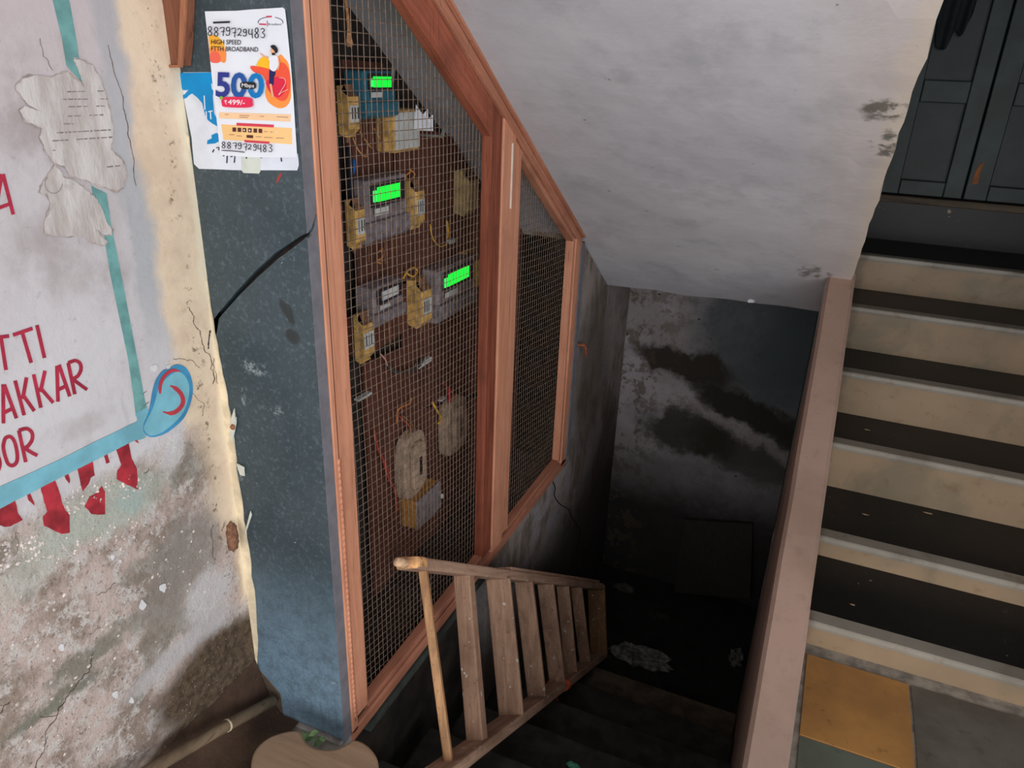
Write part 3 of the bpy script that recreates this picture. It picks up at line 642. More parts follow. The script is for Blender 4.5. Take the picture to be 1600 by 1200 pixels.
po = thing('broadband_flyer', 'white broadband flyer with orange figure and big blue 500 pasted on the pillar', 'poster', SP.p((395, 243)))
A9 = lambda P: sc(P, 310, 0, 9.23); B7 = lambda P: sc(P, 310, 120, 7.5)
mb = MB(); polyon(mb, SP, [(322,18),(345,17.5),(372,17),(395,15),(420,13.5),(444,12),(447,15),(450,40),(452,60),(456,100),(460,150),(463,200),(466,246),(400,246),(346,242),(342,200),(335,140),(328,70)], .0024, .0006)
mb.build('sheet', PW, po)
E0 = .0031; T0 = .0003
INK = {}
def ink(nm, c, fn, e=E0):
    mb = MB(); fn(mb, e); mb.build(nm, plain('ink_%d_%d_%d' % c, c, .5, .02, 8), po)
ell = lambda cx, cy, rx, ry, n=28, a0=0, a1=2*math.pi: [(cx+rx*math.cos(a0+(a1-a0)*i/n), cy+ry*math.sin(a0+(a1-a0)*i/n)) for i in range(n)]
pg = lambda P: (lambda mb, e: polyon(mb, SP, P, e, T0))
ink('orange_backdrop', (250,180,62), pg(A9([(165,525),(210,505),(260,505),(320,540),(370,600),(395,650),(400,700),(180,700)])))
ink('orange_backdrop', (246,146,72), pg(A9([(178,690),(402,700),(425,780),(420,880),(395,910),(350,890),(250,880),(196,840)])), E0+.0004)
ink('red_backdrop', (240,104,84), pg(A9(smooth([(190,800),(240,740),(310,760),(345,830),(330,895),(270,910),(205,890)], 4, True))), E0+.0008)
ink('orange_disc', (250,150,70), pg(A9(smooth([(1180,800),(1260,840),(1320,930),(1350,1150),(1352,1250),(1350,1420),(1290,1530),(1180,1560),(1060,1500),(1000,1420),(985,1300),(1050,1100)], 4, True))))
ink('yellow_disc', (252,190,40), pg(A9(smooth([(860,950),(900,860),(980,810),(1050,850),(1090,950),(1080,1040),(980,1010),(900,990)], 4, True))), E0+.0004)
ink('red_saddle', (240,88,60), pg(A9(smooth([(775,980),(800,950),(950,970),(1100,1010),(1180,1000),(1220,900),(1300,960),(1345,1100),(1340,1300),(1280,1440),(1180,1440),(1080,1330),(1010,1200),(940,1080),(830,1040)], 4, True))), E0+.0008)
ink('crimson_seat', (222,40,70), pg(A9(smooth([(1000,1180),(1100,1130),(1200,1110),(1290,1180),(1280,1300),(1200,1400),(1110,1380),(1040,1300)], 4, True))), E0+.0012)
ink('figure_trousers', (32,36,90), pg(A9(smooth([(1060,1000),(1110,990),(1140,1050),(1120,1120),(1110,1220),(1060,1220),(1050,1130)], 4, True))), E0+.0016)
ink('figure_shirt', (232,232,240), pg(A9(smooth([(1045,830),(1110,800),(1170,815),(1195,900),(1165,990),(1120,1030),(1060,990),(1060,900)], 4, True))), E0+.0020)
ink('figure_arm', (236,170,130), lambda mb, e: ribbon(mb, SP, A9([(925,770),(970,810),(1040,835)]), 1.6, e, T0), E0+.0024)
ink('figure_face', (236,170,130), pg(A9(ell(1110, 740, 34, 46))), E0+.0024)
ink('figure_arm', (236,170,130), lambda mb, e: ribbon(mb, SP, A9([(1190,850),(1200,930),(1180,1010)]), 1.8, e, T0), E0+.0024)
ink('figure_leg', (236,170,130), lambda mb, e: ribbon(mb, SP, A9([(1075,1210),(1090,1300),(1110,1400)]), 3.2, e, T0), E0+.0024)
ink('figure_hair', (30,28,34), lambda mb, e: (polyon(mb, SP, A9(smooth([(1080,665),(1130,650),(1175,700),(1178,750),(1150,770),(1130,730),(1095,700)], 3, True)), e, T0), polyon(mb, SP, A9(ell(1120, 780, 26, 18)), e, T0)), E0+.0028)
ink('saddle_outline', (250,190,180), lambda mb, e: ribbon(mb, SP, A9(smooth([(1200,1120),(1270,1130),(1290,1200),(1240,1290),(1190,1370),(1240,1330),(1330,1290)], 4)), .8, e, T0), E0+.0026)
ink('number_five', (44,56,138), lambda mb, e: text_on(mb, SP, '5', C4([(433,642)])[0], C4([(527,645)])[0], 36.5, e, T0, .03), E0+.003)
ink('number_zero', (34,84,158), lambda mb, e: text_on(mb, SP, '0', C4([(533,645)])[0], C4([(640,648)])[0], 36.5, e, T0, .03), E0+.003)
ink('number_zero', (0,118,190), lambda mb, e: text_on(mb, SP, '0', C4([(645,648)])[0], C4([(755,652)])[0], 36.5, e, T0, .03), E0+.0034)
ink('unit_pill', (36,34,36), pg(C4(smooth([(600,572),(612,552),(690,550),(706,572),(694,594),(614,594)], 4, True))), E0+.0038)
ink('unit_text', (238,238,240), lambda mb, e: text_on(mb, SP, 'Mbps', C4([(611,582)])[0], C4([(694,586)])[0], 5.8, e, T0, .006), E0+.0042)
ink('price_pill', (228,44,84), pg(C4(smooth([(476,668),(500,650),(660,652),(682,684),(665,718),(500,716),(478,695)], 4, True))), E0+.0038)
def pt(mb, e):
    text_on(mb, SP, '499/-', C4([(519,698)])[0], C4([(632,702)])[0], 7.6, e, T0, .012)
    for P in ([(496,672),(512,672)], [(496,678),(512,679)], [(500,672),(507,678),(500,684),(510,698)]): ribbon(mb, SP, C4(P), .7, e, T0)
ink('price_text', (240,236,240), pt, E0+.0042)
ink('green_dot', (130,176,70), pg(C4(ell(475,655,11,12))), E0+.0042)
ink('headline', (38,36,44), lambda mb, e: (text_on(mb, SP, 'HIGH SPEED', A9([(215,638)])[0], A9([(645,645)])[0], 7.2, e, T0, .008), text_on(mb, SP, 'FTTH BROADBAND', A9([(215,735)])[0], A9([(890,748)])[0], 7.2, e, T0, .008)), E0+.0016)
def num(mb, e, which=0):
    def q(L, ox, oy, s): return [(c_, ox+a/s, ox+b/s, oy+c/s, oy+d/s) for c_, a, b, c, d in L]
    if which == 0: hand(mb, SP, q([('8',185,250,390,515),('8',275,340,400,525),('7',355,430,400,525),('9',445,510,395,515),('7',520,595,410,545),('2',610,675,415,525),('9',690,750,425,525),('4',770,835,420,555),('8',860,920,410,550),('3',945,1010,415,550)], 310, 0, 9.23), 1.35, e, T0)
    if which == 1: hand(mb, SP, q([('8',312,355,760,830),('8',375,420,765,835),('7',440,490,770,840),('9',500,545,770,840),('7',560,610,780,860),('2',615,660,790,850),('9',680,720,785,860),('4',730,775,790,880),('8',795,835,795,875),('3',855,905,790,875)], 310, 120, 7.5), 1.2, e, T0)
ink('handwritten_number', (34,34,48), num, E0+.0046)
ink('handwritten_number', (34,34,48), lambda mb, e: num(mb, e, 1), E0+.0046)
ink('pen_underline', (34,34,48), lambda mb, e: ribbon(mb, SP, B7([(310,858),(450,866),(580,880)]), 1.3, e, T0), E0+.0046)
ink('struck_out_line', (34,34,48), lambda mb, e: ribbon(mb, SP, A9([(265,332),(505,322)]), 3.0, e, T0), E0+.0046)
ink('feature_strip', (246,204,160), pg(B7([(262,415),(1100,440),(1095,525),(262,485)])))
ink('app_panel', (248,200,136), pg(B7([(285,555),(1110,600),(1115,790),(310,735)])))
ink('red_bar', (214,66,84), lambda mb, e: (polyon(mb, SP, B7([(465,538),(900,560),(900,592),(465,572)]), e, T0), polyon(mb, SP, B7([(555,738),(850,758),(848,785),(560,765)]), e, T0)), E0+.0004)
def icons(mb, e):
    for x in (440, 500, 560, 622, 686, 746): polyon(mb, SP, B7([(x-20, 592+(x-440)*.05), (x+20, 594+(x-440)*.05), (x+20, 642+(x-440)*.05), (x-20, 640+(x-440)*.05)]), e, T0)
    polyon(mb, SP, B7([(585,680),(660,684),(660,718),(585,712)]), e, T0)
ink('app_icons', (84,46,40), icons, E0+.0008)
for x, y, w in ((330,440,45),(500,450,120),(740,462,50),(940,468,130),(500,472,100),(470,690,60),(690,700,70),(790,708,100),(930,715,90),(380,675,60),(790,640,40),(860,645,30)):
    ink('small_print', (170,130,110), lambda mb, e: ribbon(mb, SP, B7([(x, y), (x+w, y+w*.04)]), .9, e, T0), E0+.0008)
for x in (560, 622, 940): ink('icon_glyph', (236,226,214), pg(B7(ell(x, 618+(x-440)*.05, 8, 12, 8))), E0+.0012)
ink('logo_ring', (60,64,78), lambda mb, e: (ribbon(mb, SP, A9([(1060+180*math.cos(a), 325+78*math.sin(a)) for a in [x*.2-1.2 for x in range(8)]]), 1., e, T0), ribbon(mb, SP, A9([(1060+178*math.cos(a), 325+78*math.sin(a)) for a in [3.0+x*.2 for x in range(9)]]), 1., e, T0), text_on(mb, SP, 'Broadband', A9([(1030,366)])[0], A9([(1215,366)])[0], 3.4, e, T0, .0)))
ink('logo_accent', (196,60,84), lambda mb, e: (ribbon(mb, SP, A9([(900,350),(1000,355)]), 2.2, e, T0), ribbon(mb, SP, A9([(1015,300),(1018,385)]), .9, e, T0), ribbon(mb, SP, A9([(1000,245),(1080,240)]), 2.4, e, T0)), E0+.0002)

# wooden box edge with stencilled marks
wb = thing('stencilled_wooden_box', 'brown wooden box with stencilled black marks hanging at the pillar top', 'box', SP.p((285, 104)))
wb_m = wood('brown_painted_wood', (136,88,66), (118,72,54), (92,58,44), 'Z', dn=.4)
mb = MB(); polyon(mb, SP, [(250,-60),(309,-60),(306,0),(304,60),(300,103),(262,104),(256,60)], .001, .018); mb.build('front', wb_m, wb, bevel=.001)
mb = MB(); polyon(mb, SP, [(302,-60),(311,-60),(307,20),(304,60),(300,105),(295,104),(298,50)], .019, .006); polyon(mb, SP, [(262,101),(300,102),(300,106),(262,106)], .019, .005); mb.build('edging', wood('edging_wood', (170,112,82), (146,92,66), (110,70,52), 'Z', dn=.3), wb, bevel=.0008)
D10 = lambda P: sc(P, 230, 0, 10)
mb = MB()
for P, w in (([(365,-60),(362,300),(370,380)], 4.5), ([(400,400),(402,540)], 5), ([(340,815),(395,815),(375,870),(365,1020)], 3.4), ([(450,820),(425,860),(440,900),(465,930)], 2.6), ([(430,950),(455,1010)], 3)): ribbon(mb, SP, D10(P), w, .0190, .0004)
polyon(mb, SP, D10([(270,600),(455,608),(455,705),(270,705)]), .0190, .0004)
mb.build('stencil_marks', plain('dark_stencil', (60,46,40), .7), wb)

# ------------------------------------------------------------------ meter cabinet of wood and wire mesh
cab = thing('meter_cabinet', 'orange-brown wooden cabinet frame with wire mesh doors under the sloping stair', 'cabinet', (XC, 1.85, 0))
FX0, FX1 = XC-.035, XC+.004
def stile(nm, y0, y1, z0, x0=FX0, x1=FX1, mat=WD, par=cab, top=None):
    t0 = (zs(y0)-.004) if top is None else top-SL*0; t1 = (zs(y1)-.004) if top is None else top
    t0, t1 = min(t0, 2.6), min(t1, 2.6)
    return MB().prism([(x0, y0, z0), (x0, y1, z0), (x0, y1, t1), (x0, y0, t0)], (x1-x0, 0, 0)).build(nm, mat, par, bevel=.002)
stile('jamb', YP+.031, 1.098, .0)
stile('mullion', 1.872, 1.955, .01)
stile('end_stile', 2.545, 2.60, .0)
def slant(nm, y0, y1, o0, o1, x0, x1, mat=WDY2, par=cab):      # bar following the sloping underside, offsets o0..o1 below it
    return MB().prism([(x0, y0, zs(y0)-o0), (x0, y1, zs(y1)-o0), (x0, y1, zs(y1)-o1), (x0, y0, zs(y0)-o1)], (x1-x0, 0, 0)).build(nm, mat, par, bevel=.002)
slant('top_rail', 1.098, 2.60, .004, .034, FX0, FX1+.004)
MB().prism([(FX0, YP+.031, -.025), (FX0, 2.605, -.02), (FX0, 2.605, .018), (FX0, YP+.031, .01)], (FX1-FX0, 0, 0)).build('bottom_rail', WDY, cab, bevel=.002)
# carved bead down the jamb
mb = MB()
z = .05
while z < .75: 
    mb.blobby((FX1+.0005, 1.088, z), (.003, .006, .0085), 6, 4, .1, z*9); z += .0155
mb.build('carved_bead', WD, cab, smooth=True)
MB().box((FX1, 1.0875, .03), (FX1+.0005, 1.0895, 2.2)).build('bead_groove', plain('dark_groove', (84,50,38), .9), cab)
slant('top_fascia', 1.3, 2.595, -.002, .006, FX1+.004, FX1+.018)
MB().box((FX1, 1.925, 1.14), (FX1+.004, 1.929, 1.315)).build('hasp_rod', plain('pale_metal', (214,206,196), .4, .05, metal=.2), cab)
WIRE = plain('rusty_wire', (122,102,88), .6, .2, 80, metal=.15)
def door(y0, y1, seed, sw, lbl):
    par = bpy.data.objects.new('door', None); COL.objects.link(par); par.parent = cab; par.location = (0, y0-1.85, 0); par.empty_display_size = .05
    dx0, dx1 = FX0+.006, FX1-.004
    def st(a, b, nm, m): 
        return MB().prism([(dx0, a, .03), (dx0, b, .03), (dx0, b, zs(b)-.036), (dx0, a, min(zs(a)-.036, 2.6))], (dx1-dx0, 0, 0)).build(nm, m, par, bevel=.002)
    st(y0, y0+sw[0], 'stile', WD); st(y1-sw[1], y1, 'stile', WDR if sw[1] > .03 else WD)
    slant('rail', y0+sw[0], y1-sw[1], .036, .036+sw[2], dx0, dx1, WDS if seed == 1 else WDY2, par)
    MB().prism([(dx0, y0+sw[0], .018), (dx0, y1-sw[1], .018), (dx0, y1-sw[1], .042), (dx0, y0+sw[0], .034)], (dx1-dx0, 0, 0)).build('rail', WDY, par, bevel=.002)
    # welded mesh, slightly sheared and bellied
    a, b = y0+sw[0]-.006, y1-sw[1]+.006; xm = XC-.030; mb = MB(); P_ = .0195; r = .00092
    def dev(y, z): return Vector((.005*mnoise.noise(Vector((y*2.5, z*2.5, seed))), .004*mnoise.noise(Vector((y*4, z*4, seed+7))), .006*mnoise.noise(Vector((y*3, z*3, seed+3)))))
    y = a+.008
    while y < b:
        top = min(zs(y)-.036-sw[2]+.012, 2.0); n = max(3, int(top/.09))
        mb.tube([Vector((xm, y, .03+(top-.03)*i/n))+(dev(y, .03+(top-.03)*i/n) if 0 < i < n else Vector()) for i in range(n+1)], r, 4, cap=False); y += P_
    k = 0; z0 = .03
    while z0 < 2.25:
        sh = .24*max(0., 1-z0/1.65)-.03
        pts = []
        n = 9
        for i in range(n+1):
            yy = a+(b-a)*i/n; zz = z0-sh*(yy-a)
            if zz > .028 and zz < min(zs(yy)-.036-sw[2]+.012, 2.0): pts.append(Vector((xm-.0012, yy, zz))+dev(yy, zz))
        if len(pts) > 1: mb.tube(pts, r, 4, cap=False)
        z0 += P_
    mb.build('wire_mesh', WIRE, par)
    return par
door(1.103, 1.868, 1, (.045, .065, .085), 'left'); door(1.958, 2.542, 2, (.05, .022, .02), 'right')

# back board pieces inside (reach the recess wall)
XB = XW-.0
SB = Surf('X', XW, 1)
bd = thing('meter_board', 'dark reddish-brown wooden boards behind the meters inside the mesh cabinet', 'board', (XW, 1.8, .0))
for P in ([(528,92),(592,98),(604,190),(612,330),(545,345)], [(612,200),(655,196),(700,215),(744,300),(772,345),(775,430),(700,430),(616,440)], [(548,345),(618,330),(622,520),(560,560)], [(622,442),(778,432),(782,600),(640,640),(625,560)],
          [(562,566),(628,540),(640,640),(780,610),(800,800),(700,880),(580,940)], [(790,330),(850,420),(868,470),(850,700),(800,780),(784,600)]):
    mb = MB(); polyon(mb, SB, P, .002+.003*random.random(), .012); mb.build('plank', WDARK, bd, bevel=.002)

YEL = plain('dusty_yellow_plastic', (196,154,88), .6, .2, 40); CRE = plain('dusty_cream_plastic', (190,164,112), .7, .12, 30); BRN = plain('dusty_top', (122,88,66), .8, .15, 40)
LAB = plain('white_label', (196,198,196), .6, .05, 20); LABD = plain('label_print', (60,62,66), .6); DRK = plain('dark_meter_plastic', (44,42,48), .4, .1); GRY = plain('dusty_grey_plastic', (128,118,122), .5, .15, 30)
TEA = plain('teal_meter_plastic', (52,104,124), .4, .1, 20); PORC = plain('dirty_porcelain', (168,144,124), .6, .15, 30, bump=.2)
def mat_clear():
    k = Mt('dusty_clear_plastic', .25, .5); n = k.noise(50, 5); k.b.inputs['Transmission Weight'].default_value = .55; k.b.inputs['IOR'].default_value = 1.2
    return k.out(k.mix(k.step(n, .35, .65), (190,182,190), (150,140,146)))
CLR = mat_clear()
def emis(nm, c, s_):
    k = Mt(nm, .4); k.b.inputs['Emission Color'].default_value = lin(c); k.b.inputs['Emission Strength'].default_value = s_; return k.out((10,30,12))
LCD = emis('green_backlit_display', (20,255,60), 1.35); LED = emis('green_indicator', (70,255,110), 1.0)
XFD = -1.012
def device_base(x0, x1, x2, y0, y1, xf=XFD):
    ym = (y0+y1)/2; ys = onX(x1, ym, xf).y; ye = onX(x2, ym, xf).y; xb = max(XW+.016, onY(x0, ym, ys).x)
    zt = onX(x1, y0, xf).z; zb = onX(x1, y1, xf).z
    return xb, xf, ys, ye, zb, zt
def yellow_box(x0, x1, x2, y0, y1, mat, label, grp='yellow fuse and meter boxes on the board', lab=True, xf=XFD):
    xb, xf, ys, ye, zb, zt = device_base(x0, x1, x2, y0, y1, xf); ye = max(ye, ys+.04); h = zt-zb
    t = thing('meter_box', label, 'meter', (XW+.016, (ys+ye)/2, zb), grp)
    # body: side profile with a domed nose, extruded along the board
    pr = [(xb, zb+.06*h), (xb, zt-.02*h), (xf-.35*(xf-xb), zt), (xf-.02, zt-.10*h), (xf, zt-.22*h), (xf, zb+.16*h), (xf-.015, zb+.04*h), (xf-.4*(xf-xb), zb)]
    MB().prism([(x, ys, z) for x, z in pr], (0, ye-ys, 0)).build('body', mat, t, bevel=.003)
    if xb > XW+.018: MB().box((XW+.014, ys+.006, zb+.12*h), (xb+.004, ye-.006, zt-.12*h)).build('mounting_block', WDARK, t)
    MB().prism([(x, ys+.001, z+.0012) for x, z in ((xf-.35*(xf-xb), zt), (xf-.02, zt-.10*h), (xf+.001, zt-.22*h), (xf-.02, zt-.22*h))], (0, ye-ys-.002, 0)).build('dusty_cap', BRN, t)
    if lab:
        MB().box((xf, ys+.004, zb+.30*h), (xf+.0015, ye-.004, zb+.62*h)).build('label', LAB, t)
        mb = MB()
        for k in range(3): mb.box((xf+.0015, ys+.009+k*.011, zb+.36*h), (xf+.0022, ys+.013+k*.011, zb+.58*h))
        mb.build('printed_bars', LABD, t)
    MB().tube([(xf-.02, (ys+ye)/2, zb+.005), (xf-.022, (ys+ye)/2, zb-.012)], .004, 6).build('terminal', BRN, t)
    return t
yellow_box(527, 545, 552, 133, 216, YEL, 'yellow meter box with white label at the left edge, topmost of its column', lab=True)
yellow_box(540, 556, 568, 312, 392, YEL, 'yellow meter box with label at the left edge beside the middle lit meter')
yellow_box(630, 650, 664, 283, 361, YEL, 'yellow meter box right of the middle green-lit display')
yellow_box(708, 733, 747, 267, 340, CRE, 'cream meter box highest on the right side of the board', lab=False)
yellow_box(714, 738, 752, 396, 462, YEL, 'yellow meter box right of the lowest green-lit display', lab=False)
yellow_box(631, 660, 676, 440, 517, YEL, 'bright yellow meter box in the middle, between dark meter and lit meter')
yellow_box(553, 568, 585, 492, 572, YEL, 'yellow meter box with label, lowest at the left edge')
# teal electronic meter with lit display
def lit_meter(x0, x1, x2, ya, yb, body, label, cover=True, lit=True):
    xb_, xf, y0, y1, zb, zt = device_base(x0, x1, x2, ya, yb, -1.0)
    t = thing('electric_meter', label, 'meter', (XW+.016, (y0+y1)/2, zb), 'electronic meters in the cabinet')
    H = zt-zb; wy = y1-y0
    MB().box((XW+.016, y0, zb+.35*H), (xf-.006, y1, zt)).build('body', body, t, bevel=.006)
    MB().box((xf-.006, y0+.08*wy, zt-.42*H), (xf, y1-.08*wy, zt-.06*H)).build('display_bezel', DRK, t, bevel=.002)
    MB().box((xf, y0+.20*wy, zt-.34*H), (xf+.002, y1-.24*wy, zt-.12*H)).build('display' , LCD if lit else LAB, t)
    MB().box((xf-.0, y0+.12*wy, zt-.55*H), (xf+.0014, y0+.45*wy, zt-.44*H)).build('sticker', LAB, t)
    if lit: MB().box((xf, y0+.1*wy, zt-.33*H), (xf+.003, y0+.17*wy, zt-.16*H)).build('indicator', LED, t)
    pf = [(XW+.016, zb), (XW+.016, zb+.36*H), (xf+.004, zb+.36*H), (xf+.004, zb+.08*H), (xf-.012, zb)]
    MB().prism([(x, y0-.002, z) for x, z in pf], (0, wy+.004, 0)).build('terminal_cover', CLR if cover else body, t, bevel=.004)
    mb = MB()
    for i in range(4): mb.tube([(xf-.03, y0+wy*(.2+.2*i), zb+.01), (xf-.034, y0+wy*(.2+.2*i)+.004, zb-.05-.01*i)], .0022, 5)
    mb.build('lead_wires', plain('brown_wire', (120,78,52), .6), t)
    return t
lit_meter(558, 574, 622, 110, 187, TEA, 'teal electronic meter with green display, highest in the cabinet', cover=False)
lit_meter(563, 577, 640, 283, 386, GRY, 'electronic meter with green display and clear cover, middle of the three lit ones')
lit_meter(676, 688, 744, 425, 508, GRY, 'electronic meter with green display and clear cover, lowest of the three lit ones')
lit_meter(572, 588, 633, 452, 516, GRY, 'dull grey meter without a lit display in a clear case, left of a yellow box', lit=False)
# white faced meter
xb, xf, ys, ye, zb, zt = device_base(602, 616, 655, 172, 240, -1.01)
t = thing('white_meter', 'white-faced meter with torn paper, beneath the teal meter', 'meter', (XW+.016, ys, zb))
MB().box((XW+.016, ys, zb), (xf, ye, zt)).build('body', YEL, t, bevel=.004); MB().box((xf, ys+.004, zb+.008), (xf+.003, ye-.002, zt-.006)).build('face', LAB, t, bevel=.001)
mb = MB(); mb.prism([(xf+.003, ye-.03, zb+.05), (xf+.02, ye+.035, zb+.045), (xf+.02, ye+.035, zb+.085), (xf+.012, ye+.025, zb+.075), (xf+.015, ye+.018, zb+.1), (xf+.006, ye+.008, zb+.085), (xf+.003, ye-.02, zb+.11)], (.001, 0, 0)); mb.build('torn_paper', PW, t)
# porcelain fuse holders
def fuse(x, y, w, h, label):
    xb_, xf, y0, y1, zb, zt = device_base(x-w/2, x-w*.18, x+w/2, y-h/2, y+h/2, -1.01); c = Vector((xf, (y0+y1)/2, (zt+zb)/2))
    t = thing('fuse_carrier', label, 'fuse', (XW+.016, c.y, zb), 'porcelain fuse carriers')
    o = smooth([(c.y-.5*(y1-y0), zb+.12*(zt-zb)), (c.y-.5*(y1-y0), zt-.18*(zt-zb)), (c.y-.2*(y1-y0), zt), (c.y+.25*(y1-y0), zt), (c.y+.5*(y1-y0), zt-.2*(zt-zb)), (c.y+.5*(y1-y0), zb+.15*(zt-zb)), (c.y+.2*(y1-y0), zb), (c.y-.25*(y1-y0), zb)], 3, True)
    MB().prism([(XW+.02, a, b) for a, b in o], (xf-.012-XW-.02, 0, 0)).build("base", PORC, t, bevel=.005)
    i_ = [(c.y+(a-c.y)*.62, (zt+zb)/2+(b-(zt+zb)/2)*.72) for a, b in o]
    MB().prism([(xf-.012, a, b) for a, b in i_], (.016, 0, 0)).build('grip', PORC, t, bevel=.004)
    MB().box((xf+.004, c.y-.006, (zt+zb)/2-.03), (xf+.0055, c.y+.008, (zt+zb)/2+.03)).build('slot', plain('slot_dark', (46,34,28), .8), t)
    MB().tube([(xf-.02, c.y, zt-.01), (xf-.03, c.y-.01, zt+.03), (xf-.06, c.y-.03, zt+.07)], .0035, 6).build('lead_wire', plain('red_wire', (150,60,44), .6), t, smooth=True)
    return t
fuse(648, 740, 46, 98, 'dirty porcelain fuse carrier, lower and larger of the two'); fuse(713, 678, 42, 82, 'dirty porcelain fuse carrier, upper right of the two')
xb, xf, ys, ye, zb, zt = device_base(628, 650, 686, 785, 828, -1.01)
t = thing('fuse_box', 'grey fuse box with an orange side below the porcelain carriers', 'box', (XW+.016, ys, zb))
MB().box((XW+.016, ys, zb), (xf, ye, zt)).build('body', plain('orange_ochre_side', (176,122,56), .7, .1), t, bevel=.002); MB().box((xf, ys-.001, zb-.002), (xf+.006, ye+.002, zt+.002)).build('lid', GRY, t, bevel=.002)
q = onX(690, 775, -1.01); t = thing('round_knob', 'small round pale knob beside the orange-sided fuse box', 'knob', q)
MB().blobby(q, (.008,.009,.009), 10, 8, 0).build('head', LAB, t, smooth=True); MB().tube([(XW+.016, q.y, q.z), q], .004, 6).build('stem', BRN, t)
# loose wires, tags and cord
def wire(px, r, c, nm, label, xs=-1.045, grp='loose wires among the meters', closed=False):
    P = [onX(x, y, xs+.006*math.sin(i*1.7)) for i, (x, y) in enumerate(px)]
    o = MB().tube(smooth([tuple(p) for p in P], 4), r, 6).build('wire', plain(nm, c, .6, .1), origin=P[0], smooth=True); return tag(o, label, 'wire', grp)
YW = (212,160,60)
wire([(672,350),(676,372),(688,385),(700,380)], .0022, YW, 'yellow_insulation', 'thin yellow wire curving below the yellow box in the middle')
wire([(698,345),(700,360),(699,372)], .0045, (206,150,40), 'amber_insulation', 'short amber wire end hanging below the cream meter box')
wire([(640,265),(648,272),(640,282),(634,275),(642,268)], .0022, (190,120,60), 'copper_orange_insulation', 'curly orange wire loop above the middle yellow box')
wire([(633,425),(645,432),(652,424),(646,418),(636,424),(630,436)], .0028, YW, 'yellow_insulation', 'coiled yellow wire above the brightest yellow box')
wire([(590,395),(600,388),(598,402),(588,408),(596,412)], .0022, (188,110,60), 'copper_orange_insulation', 'tangled orange wire under the middle clear cover')
wire([(551,215),(560,235),(572,245),(574,228)], .0018, (196,140,90), 'tan_insulation', 'two looped tan wires under the topmost left meter box')
wire([(562,205),(575,225),(582,232)], .0018, (196,140,90), 'tan_insulation', 'straight tan wire beneath the teal meter')
wire([(584,200),(592,214),(600,225)], .0018, (196,140,90), 'tan_insulation', 'short tan wire left of the narrow yellow box')
wire([(594,553),(602,562),(606,575)], .0024, (206,160,140), 'pink_insulation', 'pinkish wire stub below the lowest left yellow box')
wire([(552,250),(553,262),(549,275)], .005, (30,92,170), 'blue_insulation', 'short thick blue wire at the left inside the mesh')
wire([(584,672),(590,700),(602,725),(610,745)], .0045, (150,62,50), 'dull_red_insulation', 'dull red cable bent down beside the lower porcelain fuse')
wire([(598,715),(606,745),(618,770),(620,800)], .004, (140,58,48), 'dull_red_insulation', 'dull red cable hanging to the grey fuse box')
wire([(700,605),(702,625),(698,640)], .006, (170,40,50), 'red_insulation', 'red cable end above the upper porcelain fuse')
wire([(750,615),(755,622),(748,628)], .006, (214,84,40), 'orange_insulation', 'bright orange cable end beside the middle post')
wire([(675,628),(682,640),(690,655),(684,662)], .004, (196,150,70), 'yellow_insulation', 'yellow wire leading to the upper porcelain fuse')
wire([(620,662),(622,640),(640,630),(642,622)], .003, (176,120,60), 'copper_orange_insulation', 'ochre wire arching above the lower porcelain fuse')
wire([(628,695),(636,680),(645,665),(630,650)], .003, (130,92,56), 'brown_insulation', 'brown wire rising from the lower porcelain fuse')
wire([(605,570),(620,582),(650,575),(660,560)], .006, (70,66,62), 'grey_insulation', 'thick grey cable sagging under the lowest meters')
wire([(545,230),(548,270),(550,320)], .007, (30,34,46), 'black_insulation', 'thick dark cable running down at the left inside edge')
def tagp(x0, y0, x1, y1, label, mat=LAB, nm='paper_tag'):
    a = onX(x0, y1, -1.05); b = onX(x1, y0, -1.05); o = MB().box((XW+.012, a.y, a.z), (-1.05, b.y, b.z)).build(nm, mat, origin=(XW+.014, (a.y+b.y)/2, a.z), bevel=.001); tag(o, label, 'tag', 'small tags on the meter board')
tagp(655, 557, 675, 577, 'small grey tag below the brightest yellow box'); tagp(562, 612, 582, 628, 'grey tag low at the left side of the board'); tagp(704, 372, 712, 382, 'small pale scrap under the cream meter box'); tagp(690, 640-20, 697, 628, 'tiny pale scrap above the upper porcelain fuse')
# hanging cord with a tassel and white drop, strips near the top
t = thing('frayed_cord', 'tan frayed cord hanging inside the top left of the mesh', 'cord', onX(541, 0, -.95))
P = [onX(x, y, -.95) for x, y in ((537,-40),(540,0),(543,25),(545,50))]
MB().tube(P, .0035, 7).build('strand', plain('jute', (178,130,92), .9, .15, 90), t, smooth=True)
mb = MB()
for i in range(9):
    e = onX(541+i*1.3, 72+random.uniform(-2,2), -.95+.002*(i % 3)); mb.tube([P[2], P[3]+Vector((0,.001*(i-4),0)), e], .0012, 4)
mb.build('tassel', MC['jute'], t)
for (x0, y0, x1, y1, w, l) in ((617,92,612,128,.005,'upper'), (699,188,690,215,.005,'lower')):
    a = onX(x0, y0, -1.0); b = onX(x1, y1, -1.0); mb = MB().bar(a, b, (1,0,0), .012, .004); mb.box((XW-.005, b.y-.003, b.z+.0), (-1.0, b.y+.003, b.z+.006))
    tag(mb.build('metal_strap', plain('grey_metal', (128,128,124), .5, .1), origin=b), 'grey metal strap at the slanted top of the board, %s of the two' % l, 'strap', 'metal straps')

